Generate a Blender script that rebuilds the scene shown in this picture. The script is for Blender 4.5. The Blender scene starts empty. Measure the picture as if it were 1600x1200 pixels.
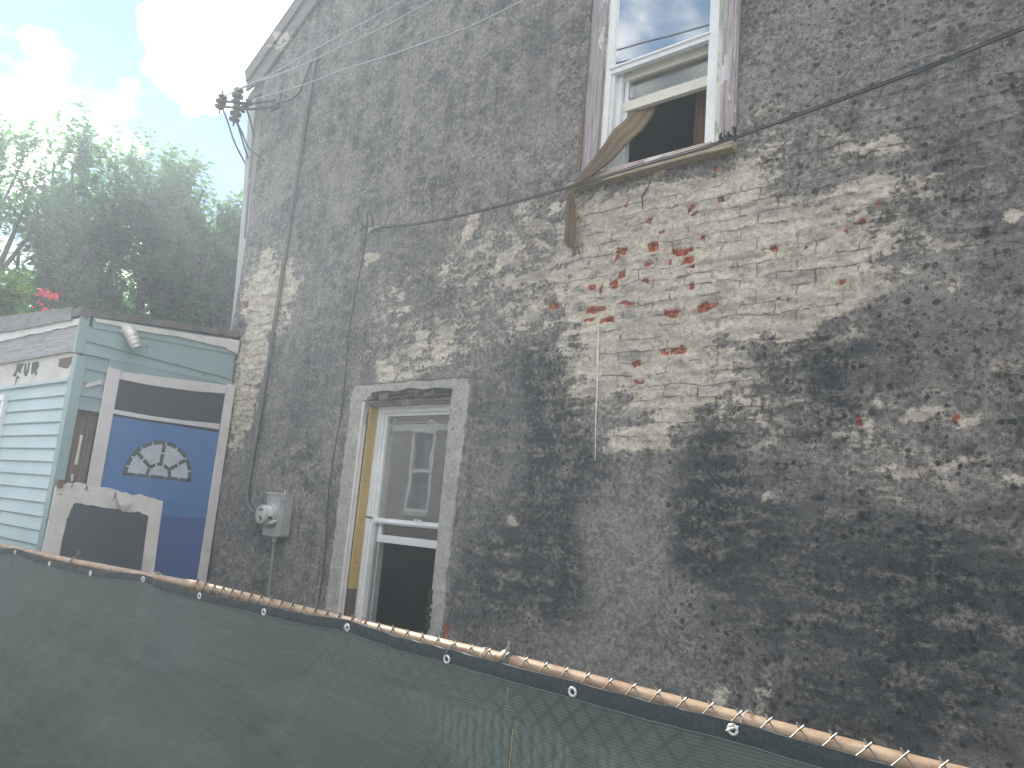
import bpy, bmesh, math, random
import numpy as np
from mathutils import Vector, Matrix
R = math.radians
S = bpy.context.scene
COL = S.collection
random.seed(7); RNG = np.random.default_rng(11)

# ------------------------------------------------------------------ camera
cam_d = bpy.data.cameras.new('camera'); cam = bpy.data.objects.new('camera', cam_d); COL.objects.link(cam)
cr = Vector((0.768094, 0.634816, 0.083904)); cu = Vector((0.049022, -0.188942, 0.980764)); cf = Vector((-0.638458, 0.749206, 0.176245))
m = Matrix.Identity(4)
for i in range(3):
    m[i][0] = cr[i]; m[i][1] = cu[i]; m[i][2] = -cf[i]
m[0][3], m[1][3], m[2][3] = 0, -4, 1.62
cam.matrix_world = m
cam_d.sensor_width = 36; cam_d.lens = 36 * 1215.8 / 1600
cam_d.clip_start = .05; cam_d.clip_end = 500
S.camera = cam

# ------------------------------------------------------------------ world
SUN_EL, SUN_AZ = 27.0, 76.0            # azimuth measured from +y towards -x
W = bpy.data.worlds.new('World'); S.world = W; W.use_nodes = True
nt = W.node_tree; nt.nodes.clear()
def N(nt, t, **kw):
    n = nt.nodes.new(t)
    for k, v in kw.items(): setattr(n, k, v)
    return n
out = N(nt, 'ShaderNodeOutputWorld'); bg = N(nt, 'ShaderNodeBackground'); bg.inputs[1].default_value = .13
sky = N(nt, 'ShaderNodeTexSky', sky_type='NISHITA', sun_disc=False)
sky.sun_elevation = R(SUN_EL); sky.sun_rotation = R(-SUN_AZ); sky.dust_density = .05; sky.ozone_density = 3.0; sky.air_density = 1.3
tc = N(nt, 'ShaderNodeTexCoord')
mp = N(nt, 'ShaderNodeMapping'); mp.inputs['Scale'].default_value = (1, 1, 1.9)
nt.links.new(tc.outputs['Generated'], mp.inputs[0])
no = N(nt, 'ShaderNodeTexNoise'); no.inputs['Scale'].default_value = 2.6; no.inputs['Detail'].default_value = 9; no.inputs['Roughness'].default_value = .55; no.inputs['Distortion'].default_value = .25
nt.links.new(mp.outputs[0], no.inputs[0])
acc = None
def math_node(nt, op, a, b=None, clamp=False):
    n = N(nt, 'ShaderNodeMath', operation=op); n.use_clamp = clamp
    for i, v in enumerate((a, b)):
        if v is None: continue
        if isinstance(v, (int, float)): n.inputs[i].default_value = v
        else: nt.links.new(v, n.inputs[i])
    return n.outputs[0]
acc = math_node(nt, 'ADD', math_node(nt, 'MULTIPLY', no.outputs[0], 2.3), -.65)
# clear spells (negative) and cloud banks (positive) around given directions; banks overhead and behind are unseen, added to whiten the ambient light
wn = N(nt, 'ShaderNodeTexNoise'); wn.inputs['Scale'].default_value = 7; wn.inputs['Detail'].default_value = 5; nt.links.new(tc.outputs['Generated'], wn.inputs[0])
wsb = N(nt, 'ShaderNodeVectorMath', operation='SUBTRACT'); nt.links.new(wn.outputs['Color'], wsb.inputs[0]); wsb.inputs[1].default_value = (.5, .5, .5)
wsc = N(nt, 'ShaderNodeVectorMath', operation='SCALE'); nt.links.new(wsb.outputs[0], wsc.inputs[0]); wsc.inputs['Scale'].default_value = .36
wad = N(nt, 'ShaderNodeVectorMath', operation='ADD'); nt.links.new(tc.outputs['Generated'], wad.inputs[0]); nt.links.new(wsc.outputs[0], wad.inputs[1]); wnm = N(nt, 'ShaderNodeVectorMath', operation='NORMALIZE'); nt.links.new(wad.outputs[0], wnm.inputs[0])
for d, w, a in (((-.815,.350,.46), .060, .26), ((-.90,.14,.42), .10, .25), ((-.845,.270,.47), .055, -.34), ((-.815,.44,.375), .085, -.42), ((-.76,.50,.36), .12, -.3),
                ((-.735,.43,.53), .075, .75), ((-.415,-.695,.587), .17, -.36), ((0,-.8,.2), .45, .25), ((.6,-.3,.6), .5, .28), ((0,.1,1), .3, .2)):
    v = Vector(d).normalized()
    dp = N(nt, 'ShaderNodeVectorMath', operation='DOT_PRODUCT'); nt.links.new(wnm.outputs[0], dp.inputs[0]); dp.inputs[1].default_value = v
    mr = N(nt, 'ShaderNodeMapRange', interpolation_type='SMOOTHSTEP'); nt.links.new(dp.outputs['Value'], mr.inputs[0])
    mr.inputs[1].default_value = math.cos(w * 2.2); mr.inputs[2].default_value = 1; mr.inputs[3].default_value = 0; mr.inputs[4].default_value = a
    acc = math_node(nt, 'ADD', acc, mr.outputs[0])
cm = N(nt, 'ShaderNodeMapRange', interpolation_type='SMOOTHSTEP'); nt.links.new(acc, cm.inputs[0]); cm.inputs[1].default_value = .42; cm.inputs[2].default_value = .74
# cloud tone: thick middles greyer
ct = N(nt, 'ShaderNodeMapRange'); nt.links.new(acc, ct.inputs[0]); ct.inputs[1].default_value = .62; ct.inputs[2].default_value = .98; ct.inputs[3].default_value = 1; ct.inputs[4].default_value = .45
cc = N(nt, 'ShaderNodeMix', data_type='RGBA'); cc.inputs[6].default_value = (1.5, 1.6, 1.9, 1); cc.inputs[7].default_value = (7.0, 6.9, 6.6, 1)
nt.links.new(ct.outputs[0], cc.inputs[0])
mx = N(nt, 'ShaderNodeMix', data_type='RGBA'); nt.links.new(cm.outputs[0], mx.inputs[0]); cap = N(nt, 'ShaderNodeMix', data_type='RGBA', blend_type='DARKEN'); cap.inputs[0].default_value = 1; nt.links.new(sky.outputs[0], cap.inputs[6]); cap.inputs[7].default_value = (.72, 1.32, 2.25, 1); nt.links.new(cap.outputs[2], mx.inputs[6]); nt.links.new(cc.outputs[2], mx.inputs[7])
nt.links.new(mx.outputs[2], bg.inputs[0]); nt.links.new(bg.outputs[0], out.inputs[0])

# ------------------------------------------------------------------ sun
sd = bpy.data.lights.new('sun', 'SUN'); sd.energy = 4.5; sd.angle = R(.5); sd.color = (1, .95, .87)
so = bpy.data.objects.new('sun', sd); COL.objects.link(so)
to_sun = Vector((-math.sin(R(SUN_AZ)) * math.cos(R(SUN_EL)), math.cos(R(SUN_AZ)) * math.cos(R(SUN_EL)), math.sin(R(SUN_EL))))
so.rotation_euler = to_sun.to_track_quat('Z', 'Y').to_euler()

S.view_settings.view_transform = 'Standard'; S.view_settings.look = 'None'; S.view_settings.gamma = 1
S.view_settings.exposure = 1.5
S.cycles.max_bounces = 8; S.cycles.transparent_max_bounces = 12; S.cycles.volume_bounces = 0

# ------------------------------------------------------------------ materials
MATS = {}
def newmat(name):
    mt = bpy.data.materials.new(name); mt.use_nodes = True; nt = mt.node_tree; nt.nodes.clear()
    o = N(nt, 'ShaderNodeOutputMaterial'); return mt, nt, o
def ramp(nt, fac, stops, interp='LINEAR'):
    r = N(nt, 'ShaderNodeValToRGB'); r.color_ramp.interpolation = interp
    while len(r.color_ramp.elements) > len(stops): r.color_ramp.elements.remove(r.color_ramp.elements[-1])
    while len(r.color_ramp.elements) < len(stops): r.color_ramp.elements.new(1)
    for e, (p, c) in zip(r.color_ramp.elements, stops):
        e.position = p; e.color = (*c, 1) if len(c) == 3 else c
    nt.links.new(fac, r.inputs[0]); return r.outputs[0]
def noise(nt, co, scale, detail=5, rough=.55, dist=0, stretch=None):
    if stretch:
        mp = N(nt, 'ShaderNodeMapping'); mp.inputs['Scale'].default_value = stretch; nt.links.new(co, mp.inputs[0]); co = mp.outputs[0]
    n = N(nt, 'ShaderNodeTexNoise'); nt.links.new(co, n.inputs[0])
    n.inputs['Scale'].default_value = scale; n.inputs['Detail'].default_value = detail; n.inputs['Roughness'].default_value = rough; n.inputs['Distortion'].default_value = dist
    return n.outputs[0]
def mix(nt, f, a, b, bt='MIX'):
    n = N(nt, 'ShaderNodeMix', data_type='RGBA', blend_type=bt)
    for i, v in ((0, f), (6, a), (7, b)):
        if isinstance(v, (int, float)): n.inputs[i].default_value = v
        elif isinstance(v, tuple): n.inputs[i].default_value = (*v, 1) if len(v) == 3 else v
        else: nt.links.new(v, n.inputs[i])
    return n.outputs[2]
def mrange(nt, v, a, b, c=0, d=1, smooth=True):
    n = N(nt, 'ShaderNodeMapRange', interpolation_type='SMOOTHSTEP' if smooth else 'LINEAR')
    nt.links.new(v, n.inputs[0])
    for i, q in enumerate((a, b, c, d)): n.inputs[i + 1].default_value = q
    return n.outputs[0]
def bump(nt, h, dist, strength=1, normal=None):
    b = N(nt, 'ShaderNodeBump'); b.inputs['Distance'].default_value = dist; b.inputs['Strength'].default_value = strength
    nt.links.new(h, b.inputs['Height'])
    if normal: nt.links.new(normal, b.inputs['Normal'])
    return b.outputs[0]
def princ(nt, o, col, rough=.7, metal=0, normal=None, spec=None):
    p = N(nt, 'ShaderNodeBsdfPrincipled')
    for k, v in (('Base Color', col), ('Roughness', rough), ('Metallic', metal)):
        if isinstance(v, (int, float)): p.inputs[k].default_value = v
        elif isinstance(v, tuple): p.inputs[k].default_value = (*v, 1)
        else: nt.links.new(v, p.inputs[k])
    if spec is not None: p.inputs['Specular IOR Level'].default_value = spec
    if normal: nt.links.new(normal, p.inputs['Normal'])
    nt.links.new(p.outputs[0], o.inputs[0]); return p
def ocoord(nt):
    return N(nt, 'ShaderNodeTexCoord').outputs['Object']

def worn(name, base, dirt, scale=6, amount=.5, rough=.6, metal=0, bumpd=.002, stretch=None, chips=None, fine=60):
    """painted / plain surface with blotchy dirt, fine grain and optional chips"""
    mt, nt, o = newmat(name); co = ocoord(nt)
    n1 = noise(nt, co, scale, 8, .6, .3, stretch); n2 = noise(nt, co, fine, 4, .6, 0, stretch)
    c = mix(nt, mrange(nt, n1, .35, .72, 0, amount), base, dirt)
    c = mix(nt, mrange(nt, n2, .3, .75, 0, .25), c, dirt)
    h = math_node(nt, 'ADD', n1, n2)
    if chips:
        n3 = noise(nt, co, scale * 2.2, 9, .7, .2, stretch); f = mrange(nt, n3, chips[1], chips[1] + .015)
        c = mix(nt, f, c, chips[0]); h = math_node(nt, 'SUBTRACT', h, f)
    princ(nt, o, c, rough, metal, bump(nt, h, bumpd))
    MATS[name] = mt; return mt

def wood(name, c1, c2, c3, axis='z', scale=1, bumpd=.004, paint=None, paint_t=.5):
    """weathered board: long grain, dark checks, optional leftover paint"""
    mt, nt, o = newmat(name); co = ocoord(nt)
    st = {'z': (26, 26, .8), 'x': (.8, 26, 26), 'y': (26, .8, 26)}[axis]
    g = noise(nt, co, 3.2 * scale, 10, .62, 1.2, st); g2 = noise(nt, co, 9 * scale, 6, .6, .4, st); b = noise(nt, co, 2.5, 5, .6)
    c = ramp(nt, g, [(.3, c3), (.47, c2), (.62, c1)])
    c = mix(nt, mrange(nt, g2, .62, .68), c, c3)
    c = mix(nt, mrange(nt, b, .45, .7, 0, .4), c, c2)
    h = math_node(nt, 'ADD', g, math_node(nt, 'MULTIPLY', g2, .6))
    if paint:
        pn = noise(nt, co, 5, 9, .68, .5, tuple(.25 if s < 1 else .6 for s in st)); f = mrange(nt, pn, paint_t, paint_t + .02)
        c = mix(nt, f, c, paint); h = math_node(nt, 'ADD', h, math_node(nt, 'MULTIPLY', f, .4))
    princ(nt, o, c, .8, 0, bump(nt, h, bumpd)); MATS[name] = mt; return mt

worn('white_vinyl', (.78, .79, .80), (.50, .50, .48), 5, .35, .42, 0, .0006)
worn('cream_vinyl', (.74, .71, .62), (.48, .45, .38), 5, .4, .5, 0, .0008)
worn('white_aluminium', (.80, .82, .84), (.42, .43, .44), 4, .3, .35, 0, .0005)
worn('grey_metal', (.50, .50, .51), (.30, .29, .28), 7, .5, .5, .35, .0008)
worn('meter_face', (.62, .62, .58), (.45, .44, .40), 8, .3, .4, 0, .0003)
worn('galvanised', (.18, .16, .14), (.10, .08, .06), 20, .6, .45, .6, .001)
worn('bright_galvanised', (.66, .65, .63), (.34, .31, .28), 30, .5, .4, .5, .0005)
worn('rusty_pipe', (.44, .325, .225), (.24, .13, .075), 9, .85, .5, .25, .0008, (1.5, 3, 3), ((.17, .07, .035), .76))
worn('black_cable', (.028, .03, .033), (.07, .07, .07), 10, .5, .45, 0, .0005)
worn('aluminium_cable', (.42, .43, .45), (.22, .22, .22), 20, .4, .35, .5, .0005)
worn('green_pipe', (.16, .24, .20), (.22, .20, .16), 12, .6, .6, 0, .001)
worn('conduit_paint', (.075, .095, .10), (.20, .20, .19), 5, .6, .7, 0, .001)
worn('porcelain_dark', (.018, .018, .022), (.05, .04, .035), 9, .5, .35, 0, .001)
worn('pale_pipe', (.36, .40, .41), (.25, .27, .27), 2.5, .45, .6, 0, .001)
worn('teal_trim', (.30, .42, .43), (.20, .29, .28), 2.5, .45, .5, 0, .0006)
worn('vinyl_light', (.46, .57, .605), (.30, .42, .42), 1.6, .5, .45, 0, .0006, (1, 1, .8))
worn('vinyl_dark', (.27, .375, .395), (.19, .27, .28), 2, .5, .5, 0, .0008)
worn('roof_felt', (.16, .14, .14), (.06, .045, .045), 6, .8, .9, 0, .006, None, ((.20, .11, .09), .62))
worn('fascia_metal', (.24, .255, .26), (.12, .115, .11), 4, .8, .7, 0, .003, (1, 1, 3), ((.42, .43, .42), .66))
worn('white_flashing', (.72, .70, .68), (.42, .40, .37), 6, .5, .5, 0, .002)
worn('white_paint', (.70, .67, .68), (.46, .42, .41), 4, .5, .6, 0, .002, None, ((.30, .24, .20), .74))
worn('peeling_paint', (.66, .64, .61), (.44, .41, .38), 5, .6, .7, 0, .003, None, ((.20, .17, .15), .66))
worn('blue_paint', (.07, .19, .44), (.05, .14, .35), 3, .6, .5, 0, .0008, None, ((.34, .38, .46), .735))
worn('blue_paint_low', (.045, .11, .34), (.05, .08, .22), 3, .6, .5, 0, .0008)
worn('dark_paint', (.028, .040, .056), (.055, .066, .08), 3, .5, .55, 0, .0006)
worn('fan_grey', (.055, .08, .085), (.09, .11, .115), 12, .5, .6, 0, .0003)
worn('fan_white', (.52, .56, .60), (.36, .41, .48), 14, .7, .6, 0, .0003)
worn('black_print', (.03, .03, .032), (.06, .06, .06), 20, .5, .6, 0, .0002)
worn('tar', (.035, .04, .045), (.07, .075, .08), 5, .5, .75, 0, .008)
worn('gap_dark', (.02, .02, .02), (.04, .035, .03), 12, .5, .9, 0, .004)
worn('yellow_board', (.50, .36, .13), (.38, .25, .09), 7, .5, .75, 0, .002, (3, 3, .5), ((.16, .11, .06), .70))
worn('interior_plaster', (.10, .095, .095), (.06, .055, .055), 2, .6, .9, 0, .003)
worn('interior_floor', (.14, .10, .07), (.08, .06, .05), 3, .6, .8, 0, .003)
worn('grommet', (.72, .72, .70), (.40, .38, .35), 40, .3, .35, .5, .0003)
worn('stone_sill', (.40, .38, .34), (.22, .21, .19), 8, .6, .85, 0, .004)
worn('concrete', (.36, .35, .33), (.22, .21, .20), 3, .6, .9, 0, .004)
worn('asphalt', (.055, .055, .056), (.035, .035, .036), 8, .6, .9, 0, .006)
worn('dirt', (.20, .15, .11), (.11, .085, .06), 3, .7, .95, 0, .02)
worn('shingles', (.10, .095, .09), (.05, .05, .05), 5, .6, .9, 0, .006)
worn('dryer_foil', (.68, .66, .65), (.36, .31, .28), 14, .5, .35, .3, .002)
worn('bark', (.11, .085, .065), (.05, .04, .03), 12, .7, .95, 0, .01, (1, 1, .25))
worn('red_petal', (.75, .055, .07), (.55, .03, .05), 12, .4, .6, 0, .001)
wood('grey_wood', (.42, .38, .40), (.28, .25, .26), (.08, .07, .07), 'z', 1, .005, (.56, .54, .55), .62)
wood('pink_grey_wood', (.42, .385, .39), (.30, .275, .28), (.12, .10, .10), 'z', 1.3, .004, (.56, .53, .54), .56)
wood('split_wood', (.58, .53, .54), (.38, .33, .34), (.07, .055, .05), 'z', 1, .008, (.66, .62, .65), .60)
wood('green_wood', (.52, .53, .46), (.30, .36, .27), (.10, .12, .09), 'z', 1, .004, (.62, .62, .58), .52)
wood('sill_wood', (.46, .40, .26), (.34, .28, .19), (.12, .10, .07), 'x', 1, .006, (.62, .55, .48), .57)
wood('sill_top_wood', (.58, .48, .44), (.42, .34, .31), (.16, .12, .10), 'x', 1, .006, (.64, .58, .55), .5)
wood('plank_wood', (.44, .44, .46), (.33, .32, .34), (.13, .13, .14), 'x', .8, .004)
wood('stud_wood', (.20, .15, .12), (.12, .09, .07), (.035, .03, .025), 'z', 1, .006)
wood('rake_wood', (.23, .22, .22), (.16, .155, .155), (.08, .07, .06), 'x', 1, .005, (.46, .43, .40), .6)
wood('door_wood', (.16, .095, .055), (.11, .065, .04), (.05, .03, .02), 'z', 1, .002)

def glass_mat(name, refl_lo, refl_hi, tint, dusty=.08, rough=.015):
    mt, nt, o = newmat(name); co = ocoord(nt)
    lw = N(nt, 'ShaderNodeLayerWeight'); lw.inputs[0].default_value = .25
    gl = N(nt, 'ShaderNodeBsdfGlossy'); gl.inputs['Roughness'].default_value = rough
    n = noise(nt, co, 1.1, 3, .5); nt.links.new(bump(nt, n, .004, .5), gl.inputs['Normal'])
    tr = N(nt, 'ShaderNodeBsdfTransparent'); tr.inputs[0].default_value = (*tint, 1)
    df = N(nt, 'ShaderNodeBsdfDiffuse'); df.inputs[0].default_value = (.55, .55, .55, 1)
    d = noise(nt, co, 14, 9, .7, .5); sm = N(nt, 'ShaderNodeMixShader'); nt.links.new(mrange(nt, d, .3, .8, dusty * .4, dusty * 1.8), sm.inputs[0])
    nt.links.new(tr.outputs[0], sm.inputs[1]); nt.links.new(df.outputs[0], sm.inputs[2])
    s2 = N(nt, 'ShaderNodeMixShader'); nt.links.new(mrange(nt, lw.outputs['Facing'], 0, 1, refl_lo, refl_hi, False), s2.inputs[0])
    nt.links.new(sm.outputs[0], s2.inputs[1]); nt.links.new(gl.outputs[0], s2.inputs[2]); nt.links.new(s2.outputs[0], o.inputs[0])
    MATS[name] = mt
glass_mat('storm_glass', .07, .55, (.85, .88, .88), .10)
glass_mat('sky_glass', .42, .95, (.7, .74, .76), .06)
glass_mat('clear_glass', .04, .45, (.92, .94, .94), .03)
glass_mat('meter_glass', .05, .6, (.95, .95, .95), .03, .05)

def cloth_mat(name, c1, c2, trans):
    mt, nt, o = newmat(name); co = ocoord(nt)
    at = N(nt, 'ShaderNodeAttribute', attribute_name='fold').outputs['Fac']; n = noise(nt, co, 30, 6, .6); w = noise(nt, co, 400, 2, .5)  # fold attribute carries painted-in pleat shading
    c = mix(nt, math_node(nt, 'ADD', math_node(nt, 'MULTIPLY', at, .8), math_node(nt, 'MULTIPLY', n, .2), True), c1, c2)
    p = princ(nt, o, c, .85, 0, bump(nt, math_node(nt, 'ADD', n, w), .002))
    t = N(nt, 'ShaderNodeBsdfTranslucent'); nt.links.new(c, t.inputs[0])
    s = N(nt, 'ShaderNodeMixShader'); s.inputs[0].default_value = trans
    nt.links.new(p.outputs[0], s.inputs[1]); nt.links.new(t.outputs[0], s.inputs[2]); nt.links.new(s.outputs[0], o.inputs[0]); MATS[name] = mt
cloth_mat('curtain_tan', (.46, .36, .24), (.17, .12, .08), .3)
cloth_mat('curtain_red', (.26, .14, .10), (.17, .09, .07), .3)

def leaf_mat(name, c1, c2, tcol):
    mt, nt, o = newmat(name)
    at = N(nt, 'ShaderNodeAttribute', attribute_name='tone'); c = mix(nt, at.outputs['Fac'], c1, c2)
    p = princ(nt, o, c, .5, 0); t = N(nt, 'ShaderNodeBsdfTranslucent'); nt.links.new(mix(nt, at.outputs['Fac'], tcol, tuple(q * 1.5 for q in tcol)), t.inputs[0])
    s = N(nt, 'ShaderNodeMixShader'); s.inputs[0].default_value = .42
    nt.links.new(p.outputs[0], s.inputs[1]); nt.links.new(t.outputs[0], s.inputs[2]); nt.links.new(s.outputs[0], o.inputs[0]); MATS[name] = mt
leaf_mat('leaf', (.026, .068, .032), (.09, .19, .075), (.11, .27, .07))
worn('thread', (.20, .23, .24), (.10, .12, .12), 40, .5, .7, 0, .0002)
leaf_mat('vine_leaf', (.07, .14, .02), (.16, .22, .03), (.22, .40, .03))

def screen_mat():
    mt, nt, o = newmat('screen_cloth'); co = ocoord(nt)
    wv = N(nt, 'ShaderNodeTexWave', wave_type='BANDS', bands_direction='Z', wave_profile='SIN'); nt.links.new(co, wv.inputs[0]); wv.inputs['Scale'].default_value = 38; wv.inputs['Distortion'].default_value = .25; wv.inputs['Detail'].default_value = 1
    big = noise(nt, co, 2.2, 7, .6, .8, (.6, 1, 1.6)); fold = noise(nt, co, 5, 6, .62, 1.5, (.35, 1, 2.2)); fn = noise(nt, co, 240, 3, .6)
    c = mix(nt, mrange(nt, big, .35, .7), (.11, .15, .135), (.145, .185, .168))
    c = mix(nt, mrange(nt, fold, .58, .74, 0, .35), c, (.17, .21, .20))
    c = mix(nt, mrange(nt, wv.outputs['Fac'], .15, .8, 0, .45, False), c, (.02, .035, .032))
    c = mix(nt, mrange(nt, fn, .3, .8, 0, .3), c, (.09, .12, .11))
    wire_shade = N(nt, 'ShaderNodeAttribute', attribute_name='wire_shade').outputs['Fac']; c = mix(nt, math_node(nt, 'MULTIPLY', wire_shade, .75), c, (.014, .026, .024))  # paints in the dark wires showing through the backlit cloth
    h = math_node(nt, 'ADD', math_node(nt, 'MULTIPLY', wv.outputs['Fac'], .3), fn)
    nb = bump(nt, fold, .012, .8); nb = bump(nt, h, .0012, .8, nb)
    p = princ(nt, o, c, .75, 0, nb, .25)
    t = N(nt, 'ShaderNodeBsdfTranslucent'); nt.links.new(mix(nt, .7, c, (.26, .38, .33)), t.inputs[0])
    s = N(nt, 'ShaderNodeMixShader'); s.inputs[0].default_value = .22
    nt.links.new(p.outputs[0], s.inputs[1]); nt.links.new(t.outputs[0], s.inputs[2])
    tr = N(nt, 'ShaderNodeBsdfTransparent'); s2 = N(nt, 'ShaderNodeMixShader'); s2.inputs[0].default_value = .06
    nt.links.new(s.outputs[0], s2.inputs[1]); nt.links.new(tr.outputs[0], s2.inputs[2]); nt.links.new(s2.outputs[0], o.inputs[0])
    MATS['screen_cloth'] = mt
    mt, nt, o = newmat('hem_cloth'); co = ocoord(nt)
    fn = noise(nt, co, 90, 5, .6); c = mix(nt, mrange(nt, fn, .3, .8), (.022, .032, .036), (.045, .058, .062)); princ(nt, o, c, .7, 0, bump(nt, fn, .002), .25)
    MATS['hem_cloth'] = mt
screen_mat()

def wall_mat():
    mt, nt, o = newmat('stained_render'); co = ocoord(nt)
    A = lambda n: N(nt, 'ShaderNodeAttribute', attribute_name=n).outputs['Fac']
    big = noise(nt, co, 1.3, 8, .6, .4); mid = noise(nt, co, 7, 10, .68, .3); fin = noise(nt, co, 38, 8, .7); gr = noise(nt, co, 170, 4, .7)
    isl = noise(nt, co, 1, 7, .62, .35, (5.0, 5, 13.5)); strk = noise(nt, co, 1, 7, .6, .3, (9, 9, .9))
    # grey cement render, mottled purple-grey to green-grey
    t = math_node(nt, 'ADD', math_node(nt, 'MULTIPLY', mid, .42), math_node(nt, 'MULTIPLY', fin, .58))
    c = ramp(nt, t, [(.38, (.074, .074, .077)), (.455, (.156, .152, .153)), (.53, (.246, .237, .234)), (.61, (.41, .39, .372))])
    lace = noise(nt, co, 21, 10, .82, 1.1); lm = mrange(nt, noise(nt, co, .9, 4, .5), .40, .60, .25, 1); c = mix(nt, math_node(nt, 'MULTIPLY', mrange(nt, lace, .52, .585, 0, .55), lm), c, (.37, .355, .345)); c = mix(nt, math_node(nt, 'MULTIPLY', mrange(nt, lace, .39, .46, .6, 0), lm), c, (.055, .056, .060)); c = mix(nt, mrange(nt, gr, .35, .65, 0, .35), c, (.33, .32, .32), 'OVERLAY')
    cl2 = noise(nt, co, 2.6, 9, .66, .8, (1, 1, .75)); c = mix(nt, mrange(nt, cl2, .38, .52, .62, 0), c, (.38, .41, .44), 'MULTIPLY'); c = mix(nt, mrange(nt, cl2, .52, .68, 0, .5), c, (.36, .335, .31))
    c = mix(nt, mrange(nt, strk, .50, .66, 0, .42), c, (.30, .285, .275)); strk2 = noise(nt, co, 1, 6, .6, .3, (5, 5, .6)); c = mix(nt, mrange(nt, strk2, .36, .47, .45, 0), c, (.09, .09, .095))
    # paler, washed patches
    lt = math_node(nt, 'ADD', A('light'), math_node(nt, 'MULTIPLY', math_node(nt, 'SUBTRACT', fin, .5), 1.1))
    lt = mrange(nt, lt, .05, 1.0, 0, .75)
    c = mix(nt, lt, c, mix(nt, mrange(nt, fin, .3, .7), (.21, .195, .18), (.37, .345, .315)))
    # black-green mould
    dk = math_node(nt, 'ADD', A('dark'), math_node(nt, 'MULTIPLY', math_node(nt, 'SUBTRACT', mid, .5), 1.3))
    dk = math_node(nt, 'ADD', dk, math_node(nt, 'MULTIPLY', math_node(nt, 'SUBTRACT', fin, .5), .9))
    dkf = mrange(nt, dk, .12, .85, 0, .92)
    c = mix(nt, dkf, c, mix(nt, mrange(nt, math_node(nt, 'ADD', math_node(nt, 'MULTIPLY', gr, .6), math_node(nt, 'MULTIPLY', fin, .4)), .38, .62), (.018, .025, .031), (.080, .088, .094)))
    # exposed limewash / old paint
    cr = math_node(nt, 'ADD', A('cream'), math_node(nt, 'MULTIPLY', math_node(nt, 'SUBTRACT', mid, .5), 1.0))
    cr = math_node(nt, 'ADD', cr, math_node(nt, 'MULTIPLY', math_node(nt, 'SUBTRACT', isl, .5), 1.9))
    cr = math_node(nt, 'ADD', cr, math_node(nt, 'MULTIPLY', math_node(nt, 'SUBTRACT', fin, .5), .7))
    crf = mrange(nt, cr, .32, .58)
    cc = ramp(nt, t, [(.38, (.34, .285, .23)), (.455, (.54, .475, .39)), (.53, (.70, .635, .53)), (.61, (.82, .76, .66))])
    cc = mix(nt, mrange(nt, big, .45, .62, 0, .4), cc, (.52, .44, .40))
    cc = mix(nt, mrange(nt, math_node(nt, 'ADD', isl, math_node(nt, 'MULTIPLY', fin, .3)), .70, .80, 0, .6), cc, (.24, .235, .24))
    halo = mrange(nt, cr, -.12, .40, 0, .62); c = mix(nt, halo, c, mix(nt, mrange(nt, fin, .42, .58), (.17, .155, .14), (.40, .365, .32)))
    c = mix(nt, crf, c, cc)
    # smooth newer cement round the low window
    cem = math_node(nt, 'ADD', A('cement'), math_node(nt, 'MULTIPLY', math_node(nt, 'SUBTRACT', mid, .5), .9))
    cmf = mrange(nt, cem, .38, .64)
    c = mix(nt, cmf, c, ramp(nt, t, [(.38, (.26, .25, .235)), (.5, (.37, .355, .335)), (.6, (.47, .45, .42))]))
    # bare brick chips
    rd = math_node(nt, 'ADD', A('red'), math_node(nt, 'MULTIPLY', math_node(nt, 'SUBTRACT', fin, .5), 2.6))
    rdf = mrange(nt, rd, .50, .62)
    c = mix(nt, rdf, c, ramp(nt, fin, [(.40, (.18, .05, .035)), (.5, (.40, .10, .055)), (.58, (.60, .22, .13))]))
    # dirt lying in the broken joints
    jd = math_node(nt, 'ADD', A('joint'), math_node(nt, 'MULTIPLY', math_node(nt, 'SUBTRACT', fin, .5), .8))
    c = mix(nt, mrange(nt, jd, .55, .8, 0, .75), c, (.06, .052, .045))
    # black lichen spots of mixed size, and white flecks
    def spots(scale, lo, hi, gate_lo, gate_hi):
        v = N(nt, 'ShaderNodeTexVoronoi'); wc = N(nt, 'ShaderNodeVectorMath', operation='ADD'); nt.links.new(co, wc.inputs[0])
        ns = N(nt, 'ShaderNodeTexNoise'); nt.links.new(co, ns.inputs[0]); ns.inputs['Scale'].default_value = scale * 1.6; ns.inputs['Detail'].default_value = 3
        sc = N(nt, 'ShaderNodeVectorMath', operation='SCALE'); nt.links.new(ns.outputs['Color'], sc.inputs[0]); sc.inputs['Scale'].default_value = .8 / scale; nt.links.new(sc.outputs[0], wc.inputs[1])
        nt.links.new(wc.outputs[0], v.inputs[0]); v.inputs['Scale'].default_value = scale
        sp = N(nt, 'ShaderNodeSeparateColor'); nt.links.new(v.outputs['Color'], sp.inputs[0])
        rad = mrange(nt, sp.outputs[0], gate_lo, gate_hi, lo, hi, False)
        return math_node(nt, 'MULTIPLY', math_node(nt, 'LESS_THAN', v.outputs['Distance'], rad), 1.0)
    gate = mrange(nt, math_node(nt, 'ADD', math_node(nt, 'ADD', A('dark'), A('spot')), mid), .55, .95)
    gate = math_node(nt, 'MULTIPLY', gate, mrange(nt, crf, 0, 1, 1, .18)); s1 = math_node(nt, 'MULTIPLY', spots(24, 0, .42, .45, 1), gate); s2 = math_node(nt, 'MULTIPLY', spots(60, 0, .40, .3, 1), mrange(nt, gate, 0, 1, .35, 1))
    c = mix(nt, math_node(nt, 'MULTIPLY', s1, .75), c, (.028, .032, .033)); c = mix(nt, math_node(nt, 'MULTIPLY', s2, .65), c, (.035, .038, .038))
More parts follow.
